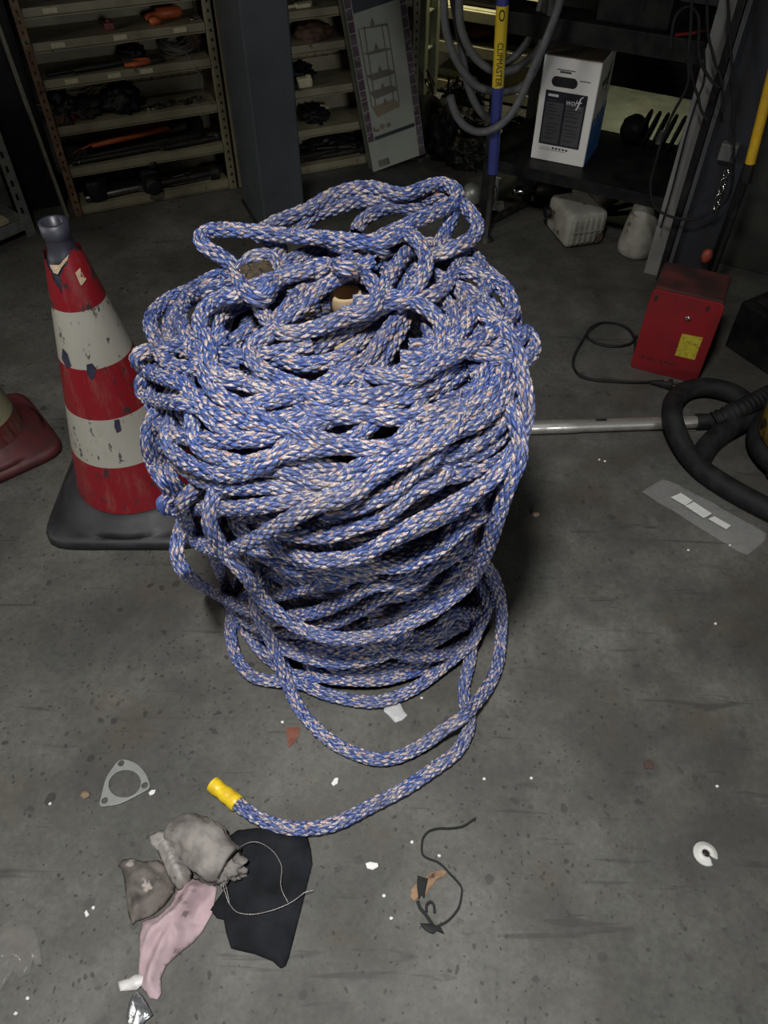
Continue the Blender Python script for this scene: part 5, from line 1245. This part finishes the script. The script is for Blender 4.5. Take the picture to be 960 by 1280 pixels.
# vacuum drum at the picture edge
vc = Vector((1.135, 1.50, 0)); M = Matrix.Translation(vc)
t = thing('vacuum_cleaner', 'dirty yellow vacuum drum on a black base at the picture edge', 'vacuum cleaner', vc)
M_vy = mat('dirty yellow drum', (.36, .23, .03), (.16, .10, .03), 14, .55, c3=(.05, .035, .02), s3=26, t3=.58)
mb = MB(); mb.lathe([(0, .06), (.13, .06), (.145, .08), (.145, .26), (.135, .28), (0, .28)], 36, M); mb.build('drum', M_vy, t)
mb = MB(); mb.lathe([(0, .022), (.15, .022), (.16, .03), (.16, .062), (.145, .07), (0, .07)], 36, M); mb.build('base', M_rub, t)
mb = MB(); mb.lathe([(.148, .27), (.15, .29), (.14, .36), (.10, .40), (0, .41)], 36, M); mb.build('motor_head', M_black, t)
for k in range(4):
    a = k * 1.571 + .6; mb = MB(); mb.lathe([(0, -.012), (.022, -.012), (.026, -.006), (.026, .006), (.022, .012), (0, .012)], 16, M @ Matrix.Translation((.135 * math.cos(a), .135 * math.sin(a), .026)) @ Matrix.Rotation(a, 4, 'Z') @ Matrix.Rotation(R(90), 4, 'X')); mb.build('castor', M_rub, t)
# ================================================================ clear plastic bag with white labels
def cdt_sheet(poly, step, zf, M=None, seed=0):
    """triangulated sheet over a ground outline (world xy), height from zf(x, y, edge distance)"""
    P = [Vector((p[0], p[1])) for p in poly]
    Q = []
    for i in range(len(P)):
        a, b = P[i], P[(i + 1) % len(P)]; k = max(1, int((b - a).length / step)); Q += [a.lerp(b, j / k) for j in range(k)]
    def inside(x, y):
        c = False
        for i in range(len(P)):
            a, b = P[i], P[i - 1]
            if (a.y > y) != (b.y > y) and x < (b.x - a.x) * (y - a.y) / (b.y - a.y) + a.x: c = not c
        return c
    def dist(x, y):
        m = 9; p = Vector((x, y))
        for i in range(len(P)):
            a, b = P[i - 1], P[i]; d = b - a; t = max(0, min(1, (p - a).dot(d) / d.length_squared)); m = min(m, (p - a - d * t).length)
        return m
    n = len(Q); pts = list(Q); x0, x1 = min(p.x for p in P), max(p.x for p in P); y0, y1 = min(p.y for p in P), max(p.y for p in P)
    rs_ = random.Random(seed); y = y0; row = 0
    while y < y1:
        x = x0 + (step / 2 if row % 2 else 0)
        while x < x1:
            xx, yy = x + rs_.uniform(-.2, .2) * step, y + rs_.uniform(-.2, .2) * step
            if inside(xx, yy) and dist(xx, yy) > step * .5: pts.append(Vector((xx, yy)))
            x += step
        y += step * .87; row += 1
    r = geometry.delaunay_2d_cdt(pts, [(i, (i + 1) % n) for i in range(n)], [list(range(n))], 1, 1e-6)
    vs = [(v.x, v.y, zf(v.x, v.y, dist(v.x, v.y))) for v in r[0]]
    return vs, r[2]
def cloth(name, px, m, step=.008, zf=None, thick=.0025, parent=None, seed=0, z0=.004):
    poly = [G(x, y, .012) for x, y in px]
    vs, fs = cdt_sheet([(p.x, p.y) for p in poly], step, zf, seed=seed)
    mb = MB(); mb.add(vs, fs, None, None, True); o = mb.build(name, m, parent)
    md = o.modifiers.new('thickness', 'SOLIDIFY'); md.thickness = thick; md.offset = 0
    return o
def wrinkle(ang, f1, f2, amp, seed, base=.004, pile=0.0):
    c, s = math.cos(ang), math.sin(ang)
    def zf(x, y, d):
        u = (x * c + y * s); v = (-x * s + y * c)
        w = noise.noise(Vector((u * f1 + seed, v * f2, seed * 1.7))); w2 = noise.noise(Vector((x * 60 + seed, y * 60, 3)))
        w3 = noise.noise(Vector((u * f1 * .45 + seed * 2, v * f2 * .6, 9.)))
        k = min(1, d / .02)
        h = base + (pile + amp * (1 - 2 * abs(w)) * .6 + amp * .5 * w3 + amp * .12 * w2) * k
        return max(.0022, h)
    return zf
def plastic_mat(name, alpha, tint=(.8, .8, .8), rough=.25):
    k = NT(name); nz = k.noise(60, 4)
    k.set(color=tint, rough=rough, Alpha=1.0); k.b.inputs['Alpha'].default_value = alpha
    k.bump(nz, .6, .004); return k.m
M_clear = plastic_mat('clear plastic film', .085)
bag = thing('plastic_bag', 'flat clear plastic bag with three white labels lying near the vacuum hose', 'bag', G(880, 650))
def zbag(x, y, d): return .0035 + .003 * noise.noise(Vector((x * 22, y * 22, 1))) + .001 * noise.noise(Vector((x * 70, y * 70, 4)))
cloth('film', [(803, 612), (829, 596), (850, 603), (960, 664), (957, 674), (936, 691), (925, 687)], M_clear, .012, zbag, .0006, bag)
M_paper = mat('white paper label', (.66, .66, .63), (.58, .58, .55), 90, .6)
for k, L_ in enumerate([[(838.5, 621.5), (851, 616), (866, 625.5), (857, 632)], [(857, 632.5), (867, 627), (890, 642), (880, 647.5)], [(885.5, 648.5), (892.5, 645), (914, 657), (908, 661.5)]]):
    mb = MB(); ps = [G(x, y, .0085) for x, y in L_]; mb.add(ps + [p - Vector((0, 0, .001)) for p in ps], [(3, 2, 1, 0), (4, 5, 6, 7)] + [(i, (i + 1) % 4, (i + 1) % 4 + 4, i + 4) for i in range(4)]); mb.build('paper_label', M_paper, bag)
# ================================================================ exhaust gasket
gc = [(150, 952), (187, 983), (126, 1005)]
P = [G(x, y) for x, y in gc]
outline = [(125, 1006), (128, 992), (133, 974), (141, 961), (147, 953.5), (153, 950.5), (162, 951.5), (173, 957), (182, 967), (187, 978), (188, 984), (183, 989), (170, 996), (158, 1002), (146, 1006.5), (134, 1008.5), (127, 1009)]
ov = spline([tuple(G(*p)) for p in outline], .004, True); hc_ = G(156.5, 980.5); e1 = G(176, 977.5) - hc_
hole = []
for t_ in np.linspace(0, 2 * math.pi, 33)[:-1]: hole.append(G(156.5 + 20.3 * math.cos(t_) * math.cos(-.22) - 17.0 * math.sin(t_) * math.sin(-.22), 980.5 + 20.3 * math.cos(t_) * math.sin(-.22) + 17.0 * math.sin(t_) * math.cos(-.22)))
small = []
for x, y in ((152, 955), (181.5, 982.5), (131.5, 1001.5)):
    c = G(x, y); small.append([c + Vector((.0062 * math.cos(t_), .0062 * math.sin(t_), 0)) for t_ in np.linspace(0, 2 * math.pi, 13)[:-1]])
loops_ = [[Vector((p[0], p[1])) for p in ov[:-1]]] + [[Vector((p.x, p.y)) for p in hole]] + [[Vector((p.x, p.y)) for p in q] for q in small]
pts = []; edges = []; 
for lp in loops_:
    o_ = len(pts); pts += lp; edges += [(o_ + i, o_ + (i + 1) % len(lp)) for i in range(len(lp))]
rr_ = geometry.delaunay_2d_cdt(pts, edges, [], 2, 1e-7)
def in_poly(p, lp):
    c = False
    for i in range(len(lp)):
        a, b = lp[i], lp[i - 1]
        if (a.y > p.y) != (b.y > p.y) and p.x < (b.x - a.x) * (p.y - a.y) / (b.y - a.y) + a.x: c = not c
    return c
fs = []
for f in rr_[2]:
    c = sum((rr_[0][i] for i in f), Vector((0, 0))) / len(f)
    if in_poly(c, loops_[0]) and not any(in_poly(c, q) for q in loops_[1:]): fs.append(f)
mb = MB(); mb.add([(v.x, v.y, .004) for v in rr_[0]], fs); gk = mb.build('exhaust_gasket', mat('grey gasket steel', (.25, .255, .245), (.19, .195, .19), 40, .5, .2))
md = gk.modifiers.new('thickness', 'SOLIDIFY'); md.thickness = .0036; md.offset = -1
bv = gk.modifiers.new('edge', 'BEVEL'); bv.width = .0007; bv.segments = 2; bv.limit_method = 'ANGLE'
tag(gk, 'grey three bolt metal gasket lying flat on the floor', 'gasket')
# ================================================================ rags
M_gr = mat('grey stained cloth', (.25, .23, .21), (.11, .098, .09), 20, .9, bump=.6, c3=(.07, .06, .055), s3=36, t3=.64)
M_gl = mat('light grey stained cloth', (.34, .315, .295), (.22, .20, .185), 15, .9, bump=.5, c3=(.07, .06, .055), s3=40, t3=.62)
M_gb = mat('brown grey stained cloth', (.15, .13, .115), (.06, .053, .047), 26, .9, bump=.6, c3=(.34, .30, .27), s3=34, t3=.60)
M_pink = mat('dirty pink cloth', (.44, .325, .345), (.33, .235, .25), 16, .9, bump=.5, c3=(.15, .11, .11), s3=26, t3=.63)
M_blk = mat('black cloth', (.008, .0085, .0105), (.018, .019, .023), 14, .9, bump=.3); M_blk.node_tree.nodes['Principled BSDF'].inputs['Specular IOR Level'].default_value = .15
rag = thing('rag', 'crumpled grey stained rag with a rolled end left of the black cloth', 'rag', G(220, 1080))
# left lobe
cloth('left_lobe', [(146, 1081), (152, 1073), (163, 1072), (178, 1076), (196, 1074), (208, 1082), (217, 1100), (217, 1112), (204, 1130), (188, 1143), (168, 1150), (164, 1155), (160, 1142), (157, 1120), (154, 1095), (152, 1085)], M_gb, .004, wrinkle(.9, 34, 16, .030, 4, .004, .008), .0025, rag, 1)
# neck strip between the lobes
cloth('neck', [(186, 1046), (200, 1038), (216, 1041), (224, 1058), (232, 1074), (240, 1092), (236, 1108), (222, 1112), (212, 1098), (204, 1078), (196, 1062), (188, 1054)], M_gl, .004, wrinkle(1.9, 60, 10, .030, 9, .010, .024), .0025, rag, 2)
# big rolled fold: a sagging tube of cloth with an open mouth towards the black cloth
ca = [G(x, y, z) for x, y, z in ((212, 1033, .016), (226, 1037, .022), (243, 1047, .027), (260, 1061, .030), (274, 1073, .030), (287, 1082, .027))]
P = spline([tuple(p) for p in ca], .005); n_ = 40; mb = MB(); vs = []; fs = []
dirv = Vector(P[-1] - P[0]); dirv.z = 0; dirv.normalize(); sidev = Vector((-dirv.y, dirv.x, 0))
L_ = len(P)
for i in range(L_):
    t_ = i / (L_ - 1)
    wd = np.interp(t_, [0, .15, .5, .85, 1], [.012, .030, .037, .036, .029]); hg = np.interp(t_, [0, .2, .6, .9, 1], [.012, .022, .030, .030, .024])
    for k in range(n_):
        a = 2 * math.pi * k / n_; rad = 1 + .22 * noise.noise(Vector((t_ * 4, math.cos(a) * 1.8, math.sin(a) * 1.8 + 5))) + .16 * (1 - 2 * abs(noise.noise(Vector((t_ * 2.2 + 3, a * 2.6, 2))))) + .10 * noise.noise(Vector((t_ * 14, a * 3, 7)))
        p = Vector(P[i]) + sidev * wd * rad * math.cos(a) + Vector((0, 0, hg * rad * math.sin(a)))
        p.z = max(.0025, p.z); vs.append(p)
for i in range(L_ - 1):
    for k in range(n_): fs.append((i * n_ + k, i * n_ + (k + 1) % n_, (i + 1) * n_ + (k + 1) % n_, (i + 1) * n_ + k))
fs.append(tuple(range(n_))[::-1])
# the mouth turns inwards
o0 = len(vs); ctr = Vector(P[-1])
for k in range(n_): q = vs[(L_ - 1) * n_ + k]; vs.append(ctr + (q - ctr) * .70 - dirv * .045 + Vector((0, 0, -.001)))
for k in range(n_): fs.append(((L_ - 1) * n_ + k, (L_ - 1) * n_ + (k + 1) % n_, o0 + (k + 1) % n_, o0 + k))
fs.append(tuple(o0 + k for k in range(n_)))
mb.add(vs, fs, None, None, True); mb.build('rolled_fold', M_gr, rag)
# crumpled tongue in the mouth
mb = MB(); c = G(284, 1085, .022); mb.blob(c, (.030, .022, .017), 17, .55, 2.6, 4, .003); mb.build('tongue', M_gr, rag)
mb = MB(); c = G(262, 1094, .012); mb.blob(c, (.020, .018, .011), 18, .4, 2.0, 3, .003); mb.build('corner', M_gb, rag)
pk = cloth('rag', [(222, 1098), (233, 1095), (246, 1098), (262, 1100), (270, 1108), (268, 1120), (264, 1140), (252, 1162), (240, 1176), (222, 1190), (206, 1205), (199, 1222), (200, 1240), (196, 1248), (186, 1246), (176, 1233), (172, 1215), (173, 1190), (173, 1166), (178, 1150), (196, 1144), (212, 1130), (220, 1114)], M_pink, .004, wrinkle(2.6, 34, 9, .042, 13, .003, .006), .0025, None, 3)
tag(pk, 'dirty pink rag trailing from the grey rag towards the white scrap', 'rag')
bk_ = cloth('rag', [(286, 1043), (296, 1036), (320, 1033), (345, 1034), (383, 1041), (388, 1060), (390, 1078), (384, 1102), (377, 1130), (368, 1165), (360, 1196), (356, 1206), (350, 1209), (340, 1200), (318, 1191), (288, 1184), (282, 1165), (279, 1148), (270, 1146), (262, 1136), (268, 1126), (280, 1110), (290, 1095), (298, 1078), (296, 1062), (286, 1052)], M_blk, .005, wrinkle(.4, 12, 14, .014, 23, .003, .002), .002, None, 5)
tag(bk_, 'flat black cloth with a thin wire loop on it below the rope end', 'cloth')
M_wr = mat('thin bright wire', (.26, .25, .23), (.20, .19, .18), 60, .4, .6)
mb = MB(); wp = [(276, 1090), (283, 1110), (287, 1131), (283, 1120), (279, 1103), (283, 1082), (296, 1062), (312, 1053), (326, 1054), (342, 1065), (352, 1083), (351, 1100), (352, 1112), (360, 1128)]
wz = [.020, .016, .013, .016, .022, .028, .030, .024, .022, .022, .020, .018, .017, .014]
mb.tube(spline([tuple(G(x, y, z)) for (x, y), z in zip(wp, wz)], .006), .0008, 6)
mb.tube(spline([tuple(G(x, y, .018)) for x, y in ((287, 1130), (296, 1140), (315, 1143), (340, 1138), (360, 1130), (374, 1121), (380, 1116), (386, 1114), (391, 1113))], .006), .0008, 6)
tag(mb.build('wire', M_wr), 'thin bright wire loop lying on the black cloth', 'wire')
# white scrap and foil strip at the pink rag's tail
M_scrap = mat('white plastic scrap', (.62, .60, .58), (.50, .48, .46), 50, .45)
sc_ = cloth('plastic_scrap', [(146, 1226), (160, 1222), (168, 1217), (175, 1217), (182, 1222), (183, 1230), (175, 1231), (170, 1236), (160, 1237), (149, 1238)], M_scrap, .005, wrinkle(.2, 60, 25, .008, 31, .005, .004), .0016, None, 7)
tag(sc_, 'crumpled white plastic scrap at the tail of the pink rag', 'scrap')
M_foil = mat('silver foil', (.55, .57, .58), (.38, .40, .41), 40, .25, .85, bump=.5)
fo = cloth('foil_strip', [(170, 1238), (176, 1243), (182, 1252), (190, 1268), (180, 1276), (172, 1290), (164, 1300), (157, 1296), (157, 1270), (160, 1252), (165, 1242)], M_foil, .005, wrinkle(1.3, 45, 14, .010, 37, .006, .005), .001, None, 8)
tag(fo, 'silver foil pouch strip under the white scrap at the picture bottom', 'foil')
# clear crumpled film at the left edge
M_film = plastic_mat('crinkled film', .08, (.5, .46, .42), .15)
fl = cloth('plastic_film', [(-40, 1165), (0, 1158), (12, 1150), (30, 1152), (42, 1160), (48, 1180), (52, 1205), (44, 1206), (40, 1198), (36, 1216), (22, 1222), (16, 1212), (0, 1238), (-40, 1262)], M_film, .008, wrinkle(.8, 24, 20, .022, 41, .008, .006), .0008, None, 9)
tag(fl, 'crinkled clear and brownish plastic film at the lower picture edge', 'film')
# ================================================================ black strap with a torn leather scrap
st = thing('zip_tie', 'thin black plastic strap looped on the floor with bent ends', 'strap', G(553, 1100))
sp_ = [(594, 1023), (588, 1027), (578, 1033), (562, 1035.5), (548, 1035.5), (536, 1039), (529, 1047), (527, 1058), (528, 1068), (535, 1073), (546, 1077), (554, 1083), (562, 1092), (570, 1100), (577, 1110), (576, 1124), (573, 1135), (564, 1147), (555, 1154), (545, 1158)]
def ribbon(mb, px, w, z):
    P = spline([tuple(G(x, y, z)) for x, y in px], .005); vs = []; n = len(P)
    for i in range(n):
        d = Vector(P[min(i + 1, n - 1)] - P[max(i - 1, 0)]); d.z = 0; d.normalize(); q = Vector((-d.y, d.x, 0)) * w / 2; c = Vector(P[i])
        vs += [c - q, c + q, c + q + Vector((0, 0, .0016)), c - q + Vector((0, 0, .0016))]
    fs = [(i * 4 + k, i * 4 + (k + 1) % 4, i * 4 + 4 + (k + 1) % 4, i * 4 + 4 + k) for i in range(n - 1) for k in range(4)] + [(3, 2, 1, 0), (n * 4 - 4, n * 4 - 3, n * 4 - 2, n * 4 - 1)]
    mb.add(vs, fs)
mb = MB(); ribbon(mb, sp_, .0034, .006); mb.build('strap', M_rub, st)
mb = MB(); ribbon(mb, [(522, 1126), (525, 1135), (532, 1143), (540, 1155), (544, 1159)], .0060, .005); ribbon(mb, [(533, 1140), (533, 1131), (538, 1127), (542, 1131), (543, 1141)], .0042, .008); mb.build('tail', M_rub, st)
def flake(name, px, m, lab, cat, z=.003, parent=None, bend=.0):
    ps = [G(x, y) for x, y in px]; c = sum(ps, Vector()) / len(ps); mb = MB(); n = len(ps)
    top = [p + Vector((0, 0, z)) for p in ps]; inn = [c + (p - c) * .55 + Vector((0, 0, z + bend + .0006)) for p in ps]
    mb.add([p + Vector((0, 0, .0004)) for p in ps] + top + inn, [(i, (i + 1) % n, n + (i + 1) % n, n + i) for i in range(n)] + [(n + i, n + (i + 1) % n, 2 * n + (i + 1) % n, 2 * n + i) for i in range(n)] + [tuple(range(2 * n, 3 * n)), tuple(range(n))[::-1]])
    o = mb.build(name, m, parent); return tag(o, lab, cat) if parent is None else o
flake('head', [(521.5, 1096), (535, 1100), (532, 1113), (530, 1124), (527, 1119), (523, 1125), (521, 1110)], M_rub, None, None, .008, st)
flake('buckle', [(525, 1155), (540, 1156), (545, 1160), (550, 1159), (555, 1168), (546, 1164), (542, 1168), (536, 1166), (530, 1162)], M_rub, None, None, .007, st)
M_leath = mat('torn tan leather', (.26, .16, .09), (.18, .11, .065), 50, .85, c3=(.06, .035, .02), s3=60, t3=.6)
flake('leather_scrap', [(531, 1097), (539, 1091), (552, 1088), (559, 1090), (554, 1096), (546, 1100), (538, 1110), (532, 1119), (526, 1120), (518, 1127), (513, 1122), (514, 1112), (519, 1106)], M_leath, 'torn tan leather scrap under the black plastic strap', 'scrap', .003, None, .002)
# ================================================================ small litter
def crumb(px, d, m, name, lab, cat, sd, amp=.35):
    c = G(*px); mb = MB(); mb.blob((c.x, c.y, d[2] * .55), d, sd, amp, 1.6, 2, .0004); return tag(mb.build(name, m, loc=c), lab, cat)
M_paint = mat('white paint chip', (.70, .69, .66), (.60, .59, .56), 60, .6)
flake('rust_flake', [(357, 910), (375, 909), (374, 918), (370, 927), (361, 935), (359, 922)], mat('rust brown flake', (.17, .055, .032), (.12, .04, .025), 40, .7), 'rust brown flake on the floor left of the slack rope loop', 'flake', .002)
flake('plastic_piece', [(480, 882), (489, 880), (500, 880), (504, 889), (509, 895), (503, 901), (494, 904), (486, 895), (480, 890)], plastic_mat('milky plastic', .55, (.62, .62, .62), .35), 'milky translucent plastic piece beside the inner rope loop', 'scrap', .004, None, .002)
flake('paint_chip', [(414, 980), (419, 973), (423, 973), (422, 980), (417, 983)], M_paint, 'white chip below the slack rope loop near the rust flake', 'chip', .003)
flake('paint_chip', [(457, 1080), (463, 1078), (472, 1080), (473, 1084), (466, 1088), (459, 1086)], M_paint, 'largest white chip, between the black cloth and the black strap', 'chip', .004)
flake('paint_chip', [(186, 992), (190, 988), (195, 988), (193, 993), (188, 995)], M_paint, 'white chip touching the three bolt gasket', 'chip', .003)
flake('paint_chip', [(106, 1141), (109, 1138), (112, 1144), (108, 1147)], M_paint, 'small white chip left of the grey rag', 'chip', .003)
crumb((669, 644), (.010, .008, .006), mat('tan pebble', (.36, .27, .19), (.28, .21, .15), 40, .8), 'pebble', 'tan pebble on the open floor right of the rope heap', 'pebble', 91)
flake('wood_chip', [(572, 822), (576, 820), (583, 830), (580, 834)], mat('orange wood chip', (.38, .20, .08), None, rough=.8), 'orange wood splinter beside the foot of the rope heap', 'chip', .004)
flake('rust_flake', [(804, 953), (810, 950), (818, 954), (817, 962), (806, 961)], mat('dark brown flake', (.06, .035, .028), None, rough=.8), 'dark brown flake alone on the right floor', 'flake', .003)
crumb((107, 994), (.010, .008, .004), mat('tan dirt', (.20, .15, .10), None, rough=.9), 'dirt_clump', 'tan dirt clump left of the gasket', 'dirt', 92)
crumb((287, 996 + 56), (.003, .003, .003), M_paint, 'grit', 'tiny white grit by the black cloth edge', 'grit', 93)
for i, (x, y) in enumerate(((515, 1053), (549, 1070), (489, 1148), (480, 1120), (605, 974), (664, 973), (896, 983), (894, 780), (860, 688), (912, 682), (35, 1248), (20, 1267), (117, 1135), (749, 575), (756, 577), (527, 873), (541, 953), (353, 903), (63, 999 + 6), (470, 1003))):
    crumb((x, y), (.0034, .0030, .0026), M_paint, 'grit', 'tiny white speck of grit on the concrete floor', 'grit', 100 + i)['group'] = 'white grit on the floor'
# broken white ring
rc = G(880.5, 1068.5); ring_m = mat('white plastic ring', (.62, .62, .58), (.52, .52, .48), 30, .45)
t = thing('plastic_ring', 'broken white plastic ring with a notch on the right floor', 'ring', rc); M = Matrix.Translation(rc)
mb = MB(); vs = []; n_ = 40; a0, a1 = R(-62), R(-62 + 318)
prof_ = [(.0068, .001), (.0068, .011), (.009, .013), (.0145, .012), (.0165, .009), (.0205, .008), (.0215, .006), (.0215, .001)]
for i in range(n_ + 1):
    a = a0 + (a1 - a0) * i / n_ + R(64)
    for r_, z_ in prof_: vs.append((r_ * math.cos(a), r_ * math.sin(a), z_))
k_ = len(prof_); fs = [(i * k_ + j, i * k_ + (j + 1) % k_, (i + 1) * k_ + (j + 1) % k_, (i + 1) * k_ + j) for i in range(n_) for j in range(k_)] + [tuple(range(k_))[::-1], tuple(n_ * k_ + j for j in range(k_))]
mb.add(vs, fs, M @ Matrix.Rotation(R(-30), 4, 'Z'), None, True); mb.build('ring', ring_m, t)
mb = MB(); mb.lathe([(.0066, .002), (.0066, .008), (.003, .009), (0, .009)], 16, M); mb.build('core', M_dark, t)
# ================================================================ light
def area(name, loc, target, size, power, color, sy=None, spread=180):
    l = bpy.data.lights.new(name, 'AREA'); l.energy = power; l.color = color; l.size = size; l.spread = R(spread)
    if sy: l.shape = 'RECTANGLE'; l.size_y = sy
    o = bpy.data.objects.new(name, l); COL.objects.link(o); o.location = loc
    o.rotation_euler = (Vector(target) - Vector(loc)).to_track_quat('-Z', 'Y').to_euler(); return o
area('ceiling_light', (-.3, .05, 2.85), (-.05, .45, 0), .30, 26, (1, .99, .97), None, 92)
area('doorway_light', (1.5, -2.1, 1.35), (.0, 1.2, .45), .9, 10, (.92, .96, 1.0), .8, 100)
area('left_fill_light', (-3.2, .85, 1.6), (.2, 2.5, .6), .9, 10, (1, .97, .90), None, 110)  # unseen fill from the left for the left-facing sides
area('back_room_lamp', (1.22, 3.9, 1.25), (1.2, 3.75, 0), .2, 2.6, (.95, 1, .62), None, 75)
area('back_rack_lamp', (.42, 4.0, 1.25), (.45, 4.25, 0), .2, 2.6, (1, .93, .60), None, 90)
w = bpy.data.worlds.new('world'); SC.world = w; w.use_nodes = True
w.node_tree.nodes['Background'].inputs[0].default_value = (.5, .5, .5, 1); w.node_tree.nodes['Background'].inputs[1].default_value = .006
SC.view_settings.view_transform = 'Standard'; SC.view_settings.look = 'None'; SC.view_settings.gamma = 1; SC.view_settings.exposure = -.12
SC.view_settings.use_curve_mapping = False
